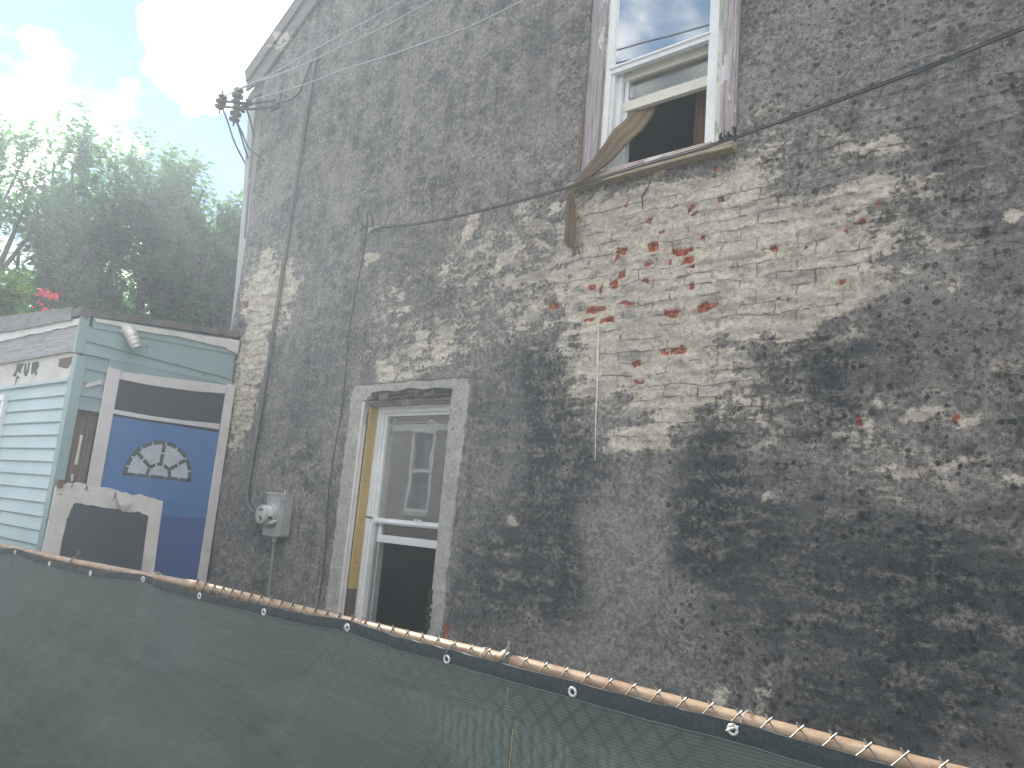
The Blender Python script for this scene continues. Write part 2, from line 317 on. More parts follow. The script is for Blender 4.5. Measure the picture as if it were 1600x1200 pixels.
    c = mix(nt, math_node(nt, 'MULTIPLY', spots(9, 0, .055, .80, 1), .8), c, (.62, .60, .56))
    c = mix(nt, math_node(nt, 'MULTIPLY', spots(17, 0, .07, .72, 1), .6), c, (.5, .48, .45))
    # thin open joints of the brickwork showing through, only here and there
    wp = N(nt, 'ShaderNodeTexNoise'); nt.links.new(co, wp.inputs[0]); wp.inputs['Scale'].default_value = 4; wp.inputs['Detail'].default_value = 8; wp.inputs['Roughness'].default_value = .65
    ws = N(nt, 'ShaderNodeVectorMath', operation='SCALE'); nt.links.new(wp.outputs['Color'], ws.inputs[0]); ws.inputs['Scale'].default_value = .09
    wa = N(nt, 'ShaderNodeVectorMath', operation='ADD'); nt.links.new(co, wa.inputs[0]); nt.links.new(ws.outputs[0], wa.inputs[1])
    sx_ = N(nt, 'ShaderNodeSeparateXYZ'); nt.links.new(wa.outputs[0], sx_.inputs[0]); cx_ = N(nt, 'ShaderNodeCombineXYZ'); nt.links.new(sx_.outputs['X'], cx_.inputs['X']); nt.links.new(sx_.outputs['Z'], cx_.inputs['Y'])
    bt = N(nt, 'ShaderNodeTexBrick'); nt.links.new(cx_.outputs[0], bt.inputs[0]); bt.inputs['Scale'].default_value = 1; bt.inputs['Brick Width'].default_value = .216; bt.inputs['Row Height'].default_value = .0745; bt.inputs['Mortar Size'].default_value = .0045; bt.inputs['Mortar Smooth'].default_value = .35
    zone = math_node(nt, 'MULTIPLY', A('zone'), mrange(nt, noise(nt, co, 5.5, 6, .65, .6, (.8, 1, 1.8)), .46, .58)); jl = math_node(nt, 'MULTIPLY', bt.outputs['Fac'], zone)
    c = mix(nt, math_node(nt, 'MULTIPLY', jl, .62), c, (.085, .075, .07))
    fade = math_node(nt, 'MULTIPLY', mrange(nt, bt.outputs['Color'], .2, .8, 0, .22), A('zone')); c = mix(nt, fade, c, (.30, .285, .27))
    h = math_node(nt, 'ADD', math_node(nt, 'SUBTRACT', math_node(nt, 'MULTIPLY', mid, .8), math_node(nt, 'MULTIPLY', jl, .5)), math_node(nt, 'ADD', math_node(nt, 'MULTIPLY', fin, .7), math_node(nt, 'MULTIPLY', gr, .25)))
    h = math_node(nt, 'ADD', h, math_node(nt, 'MULTIPLY', crf, .12)); h = math_node(nt, 'SUBTRACT', h, math_node(nt, 'MULTIPLY', rdf, .25))
    h = math_node(nt, 'SUBTRACT', h, math_node(nt, 'MULTIPLY', s1, .15))
    h = math_node(nt, 'MULTIPLY', h, mrange(nt, cmf, 0, 1, 1, .35)); princ(nt, o, c, .93, 0, bump(nt, h, .024, 1.0), .2); MATS['stained_render'] = mt
wall_mat()

def brick_mat():
    mt, nt, o = newmat('far_brick'); co = ocoord(nt)
    mp = N(nt, 'ShaderNodeMapping'); mp.inputs['Rotation'].default_value = (R(90), 0, 0); nt.links.new(co, mp.inputs[0])
    b = N(nt, 'ShaderNodeTexBrick'); nt.links.new(mp.outputs[0], b.inputs[0]); b.inputs['Color1'].default_value = (.17, .10, .07, 1); b.inputs['Color2'].default_value = (.13, .08, .06, 1); b.inputs['Mortar'].default_value = (.18, .16, .14, 1)
    b.inputs['Scale'].default_value = 1; b.inputs['Brick Width'].default_value = .215; b.inputs['Row Height'].default_value = .075; b.inputs['Mortar Size'].default_value = .008
    n = noise(nt, co, 3, 6, .6); princ(nt, o, mix(nt, mrange(nt, n, .35, .7, 0, .5), b.outputs[0], (.15, .10, .08)), .9); MATS['far_brick'] = mt
brick_mat()

# ------------------------------------------------------------------ mesh helpers
class MB:
    def __init__(s): s.bm = bmesh.new()
    def box(s, x0, x1, y0, y1, z0, z1, rot=None, piv=None):
        vs = [s.bm.verts.new((x, y, z)) for x in (x0, x1) for y in (y0, y1) for z in (z0, z1)]
        for f in ((0,1,3,2), (4,6,7,5), (0,4,5,1), (2,3,7,6), (0,2,6,4), (1,5,7,3)): s.bm.faces.new([vs[i] for i in f])
        if rot: bmesh.ops.rotate(s.bm, verts=vs, cent=piv or ((x0+x1)/2, (y0+y1)/2, (z0+z1)/2), matrix=rot)
        return s
    def prism(s, pts, n, thick):
        """closed outline pts (3D), pushed by vector n*thick"""
        n = Vector(n).normalized() * thick
        a = [s.bm.verts.new(p) for p in pts]; b = [s.bm.verts.new(Vector(p) + n) for p in pts]
        s.bm.faces.new(a); s.bm.faces.new(b[::-1])
        for i in range(len(a)): j = (i + 1) % len(a); s.bm.faces.new((a[j], a[i], b[i], b[j]))
        return s
    def tube(s, pts, r, seg=8, cap=True):
        pts = [Vector(p) for p in pts]; n = len(pts); rr = r if isinstance(r, (list, tuple)) else [r] * n
        rings = []; prev = None
        for i, p in enumerate(pts):
            t = (pts[min(i+1, n-1)] - pts[max(i-1, 0)]).normalized()
            a = (prev - t * prev.dot(t)) if prev else t.cross(Vector((0, 0, 1)))
            if a.length < 1e-4: a = t.cross(Vector((0, 1, 0)))
            a.normalize(); prev = a; b = t.cross(a)
            rings.append([s.bm.verts.new(p + (a * math.cos(2*math.pi*k/seg) + b * math.sin(2*math.pi*k/seg)) * rr[i]) for k in range(seg)])
        for i in range(n - 1):
            for k in range(seg): s.bm.faces.new((rings[i][k], rings[i][(k+1) % seg], rings[i+1][(k+1) % seg], rings[i+1][k]))
        if cap and rr[0] > 1e-5: s.bm.faces.new(rings[0][::-1])
        if cap and rr[-1] > 1e-5: s.bm.faces.new(rings[-1])
        return s
    def cyl(s, a, b, r, seg=16): return s.tube([a, b], r, seg)
    def lathe(s, c, axis, prof, seg=20):
        """prof: (distance along axis, radius)"""
        ax = Vector(axis).normalized(); c = Vector(c); return s.tube_profile(c, ax, prof, seg)
    def tube_profile(s, c, ax, prof, seg):
        a = ax.cross(Vector((0, 0, 1)));
        if a.length < 1e-3: a = Vector((1, 0, 0))
        a.normalize(); b = ax.cross(a); rings = []
        for d, r in prof: rings.append([s.bm.verts.new(c + ax * d + (a * math.cos(2*math.pi*k/seg) + b * math.sin(2*math.pi*k/seg)) * max(r, 1e-4)) for k in range(seg)])
        for i in range(len(rings) - 1):
            for k in range(seg): s.bm.faces.new((rings[i][k], rings[i][(k+1) % seg], rings[i+1][(k+1) % seg], rings[i+1][k]))
        s.bm.faces.new(rings[0][::-1]); s.bm.faces.new(rings[-1]); return s
    def torus(s, c, ax, R0, r, seg=20, sub=8, a0=0, a1=360):
        ax = Vector(ax).normalized(); u = ax.cross(Vector((0, 0, 1)))
        if u.length < 1e-3: u = Vector((1, 0, 0))
        u.normalize(); v = ax.cross(u); c = Vector(c)
        pts = [c + (u * math.cos(R(a0 + (a1-a0)*k/seg)) + v * math.sin(R(a0 + (a1-a0)*k/seg))) * R0 for k in range(seg + 1)]
        return s.tube(pts, r, sub)
    def jitter(s, a):
        for v in s.bm.verts: v.co += Vector((random.uniform(-a, a), random.uniform(-a, a), random.uniform(-a, a)))
        return s
    def build(s, name, mat, parent=None, bevel=0, smooth=False):
        bmesh.ops.recalc_face_normals(s.bm, faces=s.bm.faces)
        me = bpy.data.meshes.new(name); s.bm.to_mesh(me); s.bm.free()
        me.materials.append(MATS[mat]); o = bpy.data.objects.new(name, me); COL.objects.link(o)
        if parent:
            o.parent = parent; me.transform(Matrix.Translation(-world_loc(parent)))
        if smooth:
            for p in me.polygons: p.use_smooth = True
        if bevel:
            b = o.modifiers.new('bevel', 'BEVEL'); b.width = bevel; b.segments = 2; b.limit_method = 'ANGLE'
        return o
def world_loc(o):
    v = Vector(o.location)
    while o.parent: o = o.parent; v += o.location
    return v
def tag(o, label, cat, group=None, kind=None):
    if label: o['label'] = label
    if cat: o['category'] = cat
    if group: o['group'] = group
    if kind: o['kind'] = kind
    return o
def thing(name, loc, label, cat, group=None):
    o = bpy.data.objects.new(name, None); COL.objects.link(o); o.location = loc; o.empty_display_size = .1
    return tag(o, label, cat, group)
def struct(o, label=None): o['kind'] = 'structure'; o['label'] = label or o.name; return o
def grid_mesh(name, V, F, mat, parent=None, smooth=True, attrs=None):
    me = bpy.data.meshes.new(name); V = np.asarray(V, dtype=np.float32); F = np.asarray(F, dtype=np.int32)
    if parent: V = V - np.array(world_loc(parent), dtype=np.float32)
    me.vertices.add(len(V)); me.vertices.foreach_set('co', V.ravel())
    k = F.shape[1]; me.loops.add(F.size); me.loops.foreach_set('vertex_index', F.ravel())
    me.polygons.add(len(F)); me.polygons.foreach_set('loop_start', np.arange(0, F.size, k, dtype=np.int32))
    try: me.polygons.foreach_set('loop_total', np.full(len(F), k, dtype=np.int32))
    except Exception: pass
    me.update(calc_edges=True)
    for n, a in (attrs or {}).items():
        at = me.attributes.new(n, 'FLOAT', 'POINT'); at.data.foreach_set('value', np.asarray(a, dtype=np.float32))
    me.materials.append(MATS[mat]); o = bpy.data.objects.new(name, me); COL.objects.link(o)
    if parent: o.parent = parent
    me.polygons.foreach_set('use_smooth', np.full(len(F), smooth))
    return o
def vnoise(x, y, seed):
    """smooth value noise on arrays"""
    g = np.random.default_rng(seed).random((256, 256)); xi = np.floor(x).astype(int); yi = np.floor(y).astype(int); fx = x - xi; fy = y - yi
    fx = fx*fx*(3-2*fx); fy = fy*fy*(3-2*fy); a = g[xi % 256, yi % 256]; b = g[(xi+1) % 256, yi % 256]; c = g[xi % 256, (yi+1) % 256]; d = g[(xi+1) % 256, (yi+1) % 256]
    return (a*(1-fx)+b*fx)*(1-fy) + (c*(1-fx)+d*fx)*fy
def fbm(x, y, seed, octv=5, rough=.55):
    s = 0; a = 1; t = 0
    for k in range(octv): s = s + a * vnoise(x * 2**k + 17*k, y * 2**k + 31*k, seed + k); t += a; a *= rough
    return s / t

# ------------------------------------------------------------------ ground and air
o = MB().box(-80, 80, -80, 80, -.3, 0).build('ground', 'dirt'); struct(o, 'bare dirt yard')
o = MB().box(-80, 80, -9.2, -2.55, .004, .1).build('pavement', 'concrete'); struct(o, 'concrete pavement in front of the fence')
o = MB().box(-80, 80, -11.8, -9.2, .004, .012).build('road', 'asphalt'); struct(o, 'asphalt road')

def at(x, z, Y): return x * (1 + Y / 4), 1.62 + (z - 1.62) * (1 + Y / 4)      # a point on the wall face carried back along the line of sight

# ------------------------------------------------------------------ the gable house
house = thing('gable_house', (-2.4, 0, 0), 'tall old house with stained grey cement render, bare brick patches and two sash windows', 'house')
LW = (-4.97, -3.97, .55, 2.50); UW = (-2.957, -1.835, 3.92, 5.85)
CREAM= [(-4.05, 2.79, 0.61, 0.2, 0.32), (-4.7, 3.31, 0.31, 0.33, 0.3), (-0.92, 2.01, 0.44, 0.18, 0.3), (-1.27, 2.19, 0.44, 0.16, 0.28), (-0.65, 2.3, 0.23, 0.12, 0.3), (-3.29, 3.0, 0.34, 0.18, 0.35), (-1.73, 3.99, 0.23, 0.16, 0.35), (-1.29, 3.76, 0.27, 0.15, 0.35), (-1.95, 3.52, 0.36, 0.24, 0.7), (-1.7, 3.21, 0.45, 0.23, 0.8), (-2.54, 3.34, 0.43, 0.26, 0.8), (-2.29, 2.82, 0.43, 0.24, 0.6), (-2.67, 2.44, 0.29, 0.24, 0.45), (-1.98, 2.49, 0.24, 0.22, 0.5), (-1.32, 3.4, 0.2, 0.15, 0.5), (-1.51, 2.78, 0.21, 0.18, 0.6), (-2.47, 3.63, 0.56, 0.22, 1), (-2.18, 3.29, 0.73, 0.31, 1.1), (-2.48, 3.0, 0.51, 0.31, 1), (-1.81, 2.96, 0.72, 0.26, 1), (-2.37, 2.67, 0.53, 0.26, 0.95), (-2.22, 2.43, 0.34, 0.19, 0.8), (-2.33, 2.16, 0.26, 0.08, 0.9), (-2.14, 2.35, 0.25, 0.15, 0.6), (-1.45, 3.17, 0.52, 0.22, 0.8), (-1.19, 2.99, 0.25, 0.15, 0.8), (-1.13, 3.43, 0.31, 0.12, 0.75), (-0.97, 3.41, 0.18, 0.09, 0.6), (-0.99, 3.71, 0.18, 0.06, 0.6), (-1.19, 3.75, 0.13, 0.05, 0.4), (-1.74, 3.72, 0.19, 0.2, 0.45), (-1.65, 3.85, 0.15, 0.24, 0.4), (-3.04, 3.29, 0.43, 0.27, 0.45), (-3.5, 3.4, 0.54, 0.34, 0.38), (-3.92, 3.82, 0.08, 0.12, 0.8), (-3.72, 3.19, 0.44, 0.29, 0.3), (-4.03, 3.58, 0.41, 0.21, 0.35), (-3.24, 3.69, 0.46, 0.19, 0.4), (-4.41, 2.86, 0.66, 0.15, 0.4), (-4.76, 2.74, 0.14, 0.07, 0.9), (-4.34, 2.88, 0.1, 0.05, 0.7), (-4.46, 2.71, 0.22, 0.05, 0.6), (-4.08, 2.99, 0.34, 0.2, 0.3), (-4.68, 3.15, 0.47, 0.32, 0.28), (-5.12, 3.7, 0.12, 0.05, 1), (-6.65, 3.61, 0.51, 0.37, 1), (-6.78, 3.9, 0.35, 0.28, 0.5), (-6.43, 3.33, 0.33, 0.19, 0.6), (-6.74, 2.92, 0.32, 0.35, 1.1), (-6.85, 2.48, 0.32, 0.35, 1), (-6.86, 2.23, 0.25, 0.14, 0.8), (-4.31, 1.78, 0.01, 0.0, 0), (-0.98, 2.04, 0.34, 0.04, 0.45), (-1.12, 2.29, 0.08, 0.08, 0.6), (-0.91, 2.31, 0.17, 0.04, 0.5), (-0.73, 2.28, 0.05, 0.06, 0.6), (-0.75, 2.96, 0.06, 0.05, 0.7), (-0.47, 3.22, 0.06, 0.04, 0.9), (-0.56, 2.02, 0.14, 0.03, 0.4), (-0.57, 1.74, 0.17, 0.04, 0.3), (-1.61, 2.37, 0.21, 0.14, 0.35), (-1.72, 2.44, 0.13, 0.09, 0.5), (-1.58, 1.84, 0.05, 0.03, 0.6), (-0.71, 1.94, 0.2, 0.03, 0.35), (-0.81, 2.81, 0.0, 0.0, 0), (-0.57, 2.84, 0.08, 0.04, 0.3), (-0.92, 2.41, 0.2, 0.04, 0.45), (-3.29, 1.65, 0.07, 0.04, 0.6), (-0.6, 2.54, 0.1, 0.05, 0.3), (-4.24, 4.15, 0.87, 0.33, 0.12), (-1.86, 2.27, 0.19, 0.07, 0.3), (-1.63, 0.85, 0.07, 0.09, 0.42), (-1.85, 0.84, 0.09, 0.08, 0.35), (-1.54, 1.16, 0.0, 0.0, 0), (-3.22, 4.07, 0.35, 0.3, 0.15), (-0.83, 3.13, 0.17, 0.07, 0.4), (-1.57, 2.16, 0.21, 0.07, 0.3)]
DARK= [(-0.85, 1.41, 0.42, 0.47, 0.55), (-1.12, 0.89, 0.56, 0.22, 0.5), (-1.59, 1.73, 0.41, 0.26, 0.5), (-0.56, 2.13, 0.19, 0.28, 0.4), (-4.48, 3.28, 0.37, 0.43, 0.35), (-5.57, 2.56, 0.46, 0.34, 0.35), (-5.28, 2.88, 0.26, 0.34, 0.3), (-2.05, 2.34, 0.16, 0.22, 0.3), (-1.28, 2.32, 0.38, 0.2, 0.4), (-0.7, 2.55, 0.23, 0.12, 0.3), (-3.75, 2.39, 0.37, 0.28, 0.35), (-3.07, 2.54, 0.25, 0.32, 1.0), (-2.99, 2.12, 0.27, 0.47, 1.2), (-2.96, 1.52, 0.26, 0.53, 1.15), (-2.85, 1.18, 0.24, 0.22, 0.6), (-3.34, 1.4, 0.43, 0.37, 0.7), (-3.35, 1.04, 0.38, 0.28, 0.45), (-1.48, 2.6, 0.25, 0.26, 1.0), (-1.44, 2.33, 0.3, 0.2, 0.7), (-1.18, 2.45, 0.18, 0.26, 0.4), (-1.85, 2.05, 0.2, 0.32, 1.0), (-1.95, 1.67, 0.23, 0.38, 0.95), (-1.65, 1.46, 0.41, 0.39, 0.6), (-1.12, 1.52, 0.57, 0.44, 0.6), (-0.98, 1.02, 0.59, 0.33, 0.6), (-0.6, 1.44, 0.24, 0.54, 0.6), (-1.45, 2.88, 0.14, 0.11, 0.3), (-1.19, 2.71, 0.19, 0.13, 0.5), (-0.75, 2.8, 0.27, 0.19, 0.35), (-0.54, 3.02, 0.15, 0.25, 0.35), (-1.13, 3.71, 0.19, 0.11, 0.3), (-0.74, 3.72, 0.22, 0.2, 0.3), (-3.45, 5.2, 0.16, 0.33, 0.5), (-3.44, 4.78, 0.14, 0.27, 0.4), (-4.59, 3.57, 0.54, 0.33, 0.3), (-5.19, 3.32, 0.52, 0.35, 0.2), (-5.73, 2.91, 0.76, 0.35, 0.3), (-5.8, 2.34, 0.57, 0.34, 0.3), (-4.48, 2.82, 0.44, 0.21, 0.1), (-3.37, 2.74, 0.34, 0.18, 0.35), (-3.53, 2.12, 0.29, 0.26, 0.4), (-3.4, 2.47, 0.29, 0.27, 0.3), (-6.46, 2.59, 0.32, 0.49, 0.3), (-2.87, 2.53, 0.15, 0.11, 0.3), (-6.15, 1.37, 0.39, 0.22, 0.5), (-6.56, 1.75, 0.27, 0.29, 0.3), (-2.97, 3.69, 0.11, 0.23, 0.45), (-1.91, 2.63, 0.19, 0.07, 0.3), (-2.4, 2.51, 0.13, 0.08, 0.3), (-4.35, 4.45, 0.45, 0.35, 0.1), (-7.08, 3.27, 0.17, 0.27, 1), (-2.2, 0.56, 1.16, 0.1, 0.2)]
LIGHT= [(-2.64, 1.47, 0.23, 0.41, 0.5), (-2.33, 1.39, 0.33, 0.53, 0.5), (-2.46, 0.88, 0.59, 0.17, 0.5), (-6.05, 4.87, 0.32, 1.39, 0.2), (-5.57, 5.39, 0.39, 1.03, 0.15), (-3.85, 4.27, 0.4, 0.48, 0.25), (-3.35, 4.2, 0.3, 0.56, 0.2), (-4.55, 1.92, 0.01, 0.0, 0), (-5.51, 1.05, 0.52, 0.3, 0.3), (-1.47, 4.23, 0.43, 0.48, 0.35), (-0.97, 4.29, 0.31, 0.22, 0.25), (-2.51, 1.52, 0.31, 0.29, 0.6), (-2.4, 1.17, 0.38, 0.32, 0.55), (-2.35, 1.75, 0.25, 0.15, 0.3), (-2.17, 1.41, 0.2, 0.24, 0.4), (-2.12, 2.05, 0.02, 0.18, 0.6), (-2.74, 0.94, 0.55, 0.14, 0.5), (-1.91, 0.91, 0.32, 0.13, 0.5), (-3.23, 0.9, 0.31, 0.1, 0.5), (-1.53, 1.29, 0.0, 0.0, 0), (-4.8, 5.39, 0.04, 0.38, 0.8), (-4.8, 4.92, 0.05, 0.37, 0.8), (-4.81, 4.45, 0.06, 0.3, 0.8), (-4.09, 5.44, 0.04, 0.24, 0.5), (-4.09, 5.1, 0.04, 0.35, 0.4), (-1.37, 4.2, 0.56, 0.35, 0.3), (-5.09, 4.63, 1.76, 0.94, 0.1), (-6.26, 4.93, 0.88, 1.42, 0.12), (-4.3, 4.55, 0.9, 0.35, 0.1), (-3.16, 4.64, 0.35, 0.41, 0.18), (-3.01, 4.16, 0.22, 0.29, 0.35), (-1.7, 4.56, 0.24, 0.25, 0.3), (-5.58, 1.36, 0.35, 0.31, 0.15), (-5.88, 1.89, 0.57, 0.22, 0.1), (-1.47, 0.87, 0.09, 0.09, 0.4), (-4.36, 3.96, 0.59, 0.22, 0.2), (-0.68, 4.04, 0.42, 0.28, 0.12)]
RED= [(-2.36, 3.37, 0.04, 0.03), (-2.16, 3.31, 0.06, 0.02), (-2.37, 3.26, 0.04, 0.01), (-2.57, 3.22, 0.03, 0.03), (-2.4, 3.16, 0.02, 0.02), (-2.63, 3.16, 0.03, 0.03), (-2.73, 3.15, 0.01, 0.03), (-2.76, 3.02, 0.07, 0.02), (-2.66, 2.94, 0.05, 0.02), (-2.22, 2.93, 0.05, 0.02), (-1.99, 2.94, 0.04, 0.03), (-1.94, 2.95, 0.03, 0.01), (-2.12, 3.25, 0.04, 0.02), (-2.1, 3.2, 0.03, 0.01), (-1.92, 3.59, 0.02, 0.02), (-2.09, 3.53, 0.02, 0.01), (-2.39, 3.54, 0.02, 0.02), (-2.11, 3.57, 0.01, 0.02), (-2.56, 3.68, 0.01, 0.02), (-2.57, 3.38, 0.04, 0.02), (-2.61, 3.35, 0.01, 0.03), (-1.58, 3.22, 0.02, 0.02), (-2.08, 3.08, 0.01, 0.02), (-2.25, 3.25, 0.01, 0.01), (-1.23, 3.0, 0.02, 0.01), (-1.23, 2.98, 0.01, 0.01), (-2.44, 2.64, 0.03, 0.02), (-2.15, 2.7, 0.05, 0.02), (-2.24, 2.69, 0.03, 0.01), (-1.61, 3.23, 0.01, 0.01), (-1.56, 3.54, 0.01, 0.01), (-1.93, 3.59, 0.01, 0.01), (-3.1, 3.08, 0.05, 0.02), (-2.8, 3.17, 0.03, 0.02), (-1.14, 2.27, 0.01, 0.02), (-0.73, 2.27, 0.01, 0.02), (-2.4, 2.52, 0.04, 0.01), (-2.81, 2.95, 0.03, 0.01), (-1.52, 2.92, 0.01, 0.01), (-1.57, 2.94, 0.01, 0.01), (-1.96, 3.79, 0.02, 0.01), (-1.05, 3.38, 0.01, 0.01), (-1.12, 3.3, 0.01, 0.01), (-1.21, 3.26, 0.01, 0.01), (-2.52, 3.03, 0.06, 0.01), (-1.42, 3.22, 0.01, 0.01), (-7.04, 3.54, 0.06, 0.03), (-5.1, 0.81, 0.02, 0.01), (-3.81, 0.87, 0.02, 0.05), (-4.79, 0.94, 0.04, 0.02), (-2.02, 3.38, 0.02, 0.01), (-2.3, 3.45, 0.01, 0.01)]
def axis(lo, hi, step, dlo, dhi, coarse, must):
    a = list(np.arange(dlo, dhi, step)); b = list(np.arange(lo, dlo, coarse)) + a + list(np.arange(dhi, hi, coarse)) + [hi]
    b = np.array(sorted(set(np.round(b, 4))))
    for v in must: b[np.argmin(abs(b - v))] = v
    return b
XR = 2.6; AP = -2.4
xs = axis(-7.30, XR, .0125, -7.30, .15, .12, (LW[0], LW[1], UW[0], UW[1])); zs = axis(0, 9.75, .0125, .78, 7.05, .10, (LW[2], LW[3], UW[2], UW[3]))
X, Z = np.meshgrid(xs, zs, indexing='ij')
def blob(lst, wx, wz):
    f = np.zeros_like(X)
    for cx, cz, rx, rz, a in lst:
        d = ((wx - cx) / max(rx, .02))**2 + ((wz - cz) / max(rz, .02))**2
        g = a * np.exp(-np.clip(d, 0, 30)**1.5 * .9); f = np.maximum(f, g) + np.minimum(f, g) * .25
    return f
wxn = X + (fbm(X*3, Z*3, 3) - .5) * .30; wzn = Z + (fbm(X*3, Z*3, 9) - .5) * .26
cream = blob(CREAM, wxn, wzn); dark = blob(DARK, wxn, wzn); light = blob(LIGHT, X + (fbm(X*4, Z*2, 23) - .5) * .06, wzn)
wx2 = X + (fbm(X*22, Z*22, 41, 3) - .5) * .05; wz2 = Z + (fbm(X*22, Z*22, 47, 3) - .5) * .04
red = np.zeros_like(X)
for cx, cz, rx, rz in RED:
    rx = max(rx, .012); rz = max(rz, .010); d = (abs(wx2 - cx) / rx)**5 + (abs(wz2 - cz) / rz)**5; red = np.maximum(red, np.clip(1.25 - d * .6, 0, 1.2))
# newer cement collar of the low window
ce = np.minimum.reduce([X - (-5.125), (-3.79) - X - np.clip(2.3 - Z, 0, 3) * .03, 2.635 - Z]); ce = np.clip(ce / .10 + .45, 0, 1)
# brick courses under the render
CH, CL = .0745, .216
zc = (Z + (fbm(X*2, Z*2, 61) - .5) * .035) / CH; row = np.floor(zc); fz = zc - row; xc = X / CL + (row % 2) * .5 + (vnoise(row * .77, row * 0 + 3, 71)) * .3; bx = np.floor(xc); fx = xc - bx
ez = np.minimum(fz, 1 - fz) * CH; ex = np.minimum(fx, 1 - fx) * CL; e = np.minimum(ez, ex)
bid = np.random.default_rng(5).random((97, 89))[(row.astype(int)) % 97, (bx.astype(int)) % 89]
jn = fbm(X*9, Z*9, 83); brickzone = np.clip((cream - .25) * 2.2, 0, 1); reach = np.clip((fbm(X*1.2, Z*1.2, 91) - .42) * 6, 0, 1) * np.clip((X + 2.9) * 1.2, 0, 1) * (Z < 4.6) * (Z > 1.5)
bz = np.clip(brickzone + reach * .75, 0, 1) * (1 - ce)
ridge = np.clip(1 - np.abs(fz - .5 + (jn - .5) * .5) * CH / .013, 0, 1) * np.clip((fbm(X*2.4 + 7, Z*9, 151, 4) - .52) * 10, 0, 1) * np.clip(reach + brickzone * .5, 0, 1) * (1 - ce); light = light + ridge * .95
groove = np.clip(1 - e / .012, 0, 1) * np.clip((jn - .40) * 5, 0, 1)
joint = groove * bz * np.clip((fbm(X*5, Z*5, 97) - .46) * 7, 0, 1)
hgt = (fbm(X*2.2, Z*2.2, 101, 4) - .5) * .045 + (fbm(X*11, Z*11, 103, 4) - .5) * .016 + (fbm(X*40, Z*40, 107, 3) - .5) * .005
hgt = hgt + bz * ((bid - .5) * .012 * np.clip((fbm(X*1.7, Z*1.7, 131) - .35) * 5, 0, 1) + np.minimum(e, .012) * .18 * np.clip((jn - .35) * 5, 0, 1) - groove * .004 + (fbm(X*16, Z*22, 109, 5, .65) - .5) * .030 + (fbm(X*45, Z*55, 113, 3) - .5) * .010)
hgt = hgt + ridge * .007
hgt = hgt - np.clip(red, 0, 1) * .010 + ce * (.008 - .0)
hgt = hgt * np.clip(1 - ce * .5, 0, 1)
# knocked-out holes and horizontal scabs
rg = np.random.default_rng(77)
for k in range(34):
    hx, hz = rg.uniform(-1.9, -.1), rg.uniform(1.6, 4.4); d = ((X - hx) / rg.uniform(.01, .035))**2 + ((Z - hz) / rg.uniform(.008, .016))**2; hgt = hgt - np.exp(-d) * .014; dark = dark + np.exp(-d) * .8
spot = np.clip((X + 2.6) * .4, 0, .55)
# the render breaks back from the window openings
def soften(rect, w):
    d = np.maximum.reduce([rect[0] - X, X - rect[1], rect[2] - Z, Z - rect[3]]); return np.clip(1 - np.abs(d) / w, 0, 1)
hgt = hgt * (1 - soften(LW, .02)) * (1 - soften(UW, .02))
ZL = 6.34                              # where the rake meets the left edge
topz = 9.70 - np.abs(X - AP) * .69 - .02
Zp = np.minimum(Z, topz)
V = np.stack([X, -hgt - .012, Zp], -1).reshape(-1, 3); nz = len(zs)
I, J = np.meshgrid(np.arange(len(xs) - 1), np.arange(nz - 1), indexing='ij')
xm = (xs[:-1] + xs[1:]) / 2; zm = (zs[:-1] + zs[1:]) / 2; XM, ZM = np.meshgrid(xm, zm, indexing='ij')
keep = (ZM < 9.70 - np.abs(XM - AP) * .69 + .08)
for r in (LW, UW): keep &= ~((XM > r[0]) & (XM < r[1]) & (ZM > r[2]) & (ZM < r[3]))
a = (I * nz + J)[keep]; F = np.stack([a, a + nz, a + nz + 1, a + 1], -1)
# left edge of the wall wanders as in the photograph
edge = np.interp(V[:, 2], [0, 2, 3.5, 4.5, 5, 6.2], [0.10, .12, .165, .15, .12, .03]) + (vnoise(V[:, 2] * 9, V[:, 2] * 0, 5) - .5) * .03
V[:, 0] = V[:, 0] + edge * np.clip(1 - (V[:, 0] + 7.30) / .5, 0, 1)
front = grid_mesh('wall', V, F, 'stained_render', house, True, dict(cream=cream.ravel(), dark=dark.ravel(), light=light.ravel(), red=red.ravel(), cement=ce.ravel(), joint=(joint * 0).ravel(), zone=bz.ravel(), spot=spot.ravel()))
del V, F, X, Z, wxn, wzn, hgt

side = MB()
side.prism([(-7.14, .0, 0), (-7.14, 9, 0), (-7.14, 9, 6.2), (-7.14, 0, 6.2)], (1, 0, 0), .3)
side.prism([(XR, .0, 0), (XR, 9, 0), (XR, 9, 6.2), (XR, 0, 6.2)], (-1, 0, 0), .3)
side.prism([(-7.14, 9, 0), (XR, 9, 0), (XR, 9, 6.2), (AP, 9, 9.5), (-7.14, 9, 6.2)], (0, 1, 0), .3)
side.build('side_wall', 'stained_render', house)
rf = MB()
for sx, x1 in ((-1, -7.62), (1, 2.82)):
    z1 = 9.86 - abs(x1 - AP) * .69
    rf.prism([(AP, -.05, 9.86), (x1, -.05, z1), (x1, 9.4, z1), (AP, 9.4, 9.86)], (sx * .57, 0, .82), .07)
rf.build('roof', 'shingles', house)
rk = MB()
rk.prism([(-7.56, -.03, 6.05), (-7.30, -.03, 6.08), (-6.0, -.03, 6.97), (AP, -.03, 9.45), (AP, -.03, 9.82), (-7.56, -.03, 6.24)], (0, -1, 0), .025)
rk.prism([(2.76, -.03, 6.06), (AP, -.03, 9.45), (AP, -.03, 9.82), (2.76, -.03, 6.26)], (0, -1, 0), .025)
rk.build('rake_board', 'rake_wood', house)
MB().prism([(-7.53, -.072, 6.13), (AP, -.072, 9.72), (AP, -.072, 9.86), (-7.58, -.072, 6.245)], (0, -1, 0), .012).build('drip_edge', 'rake_wood', house)
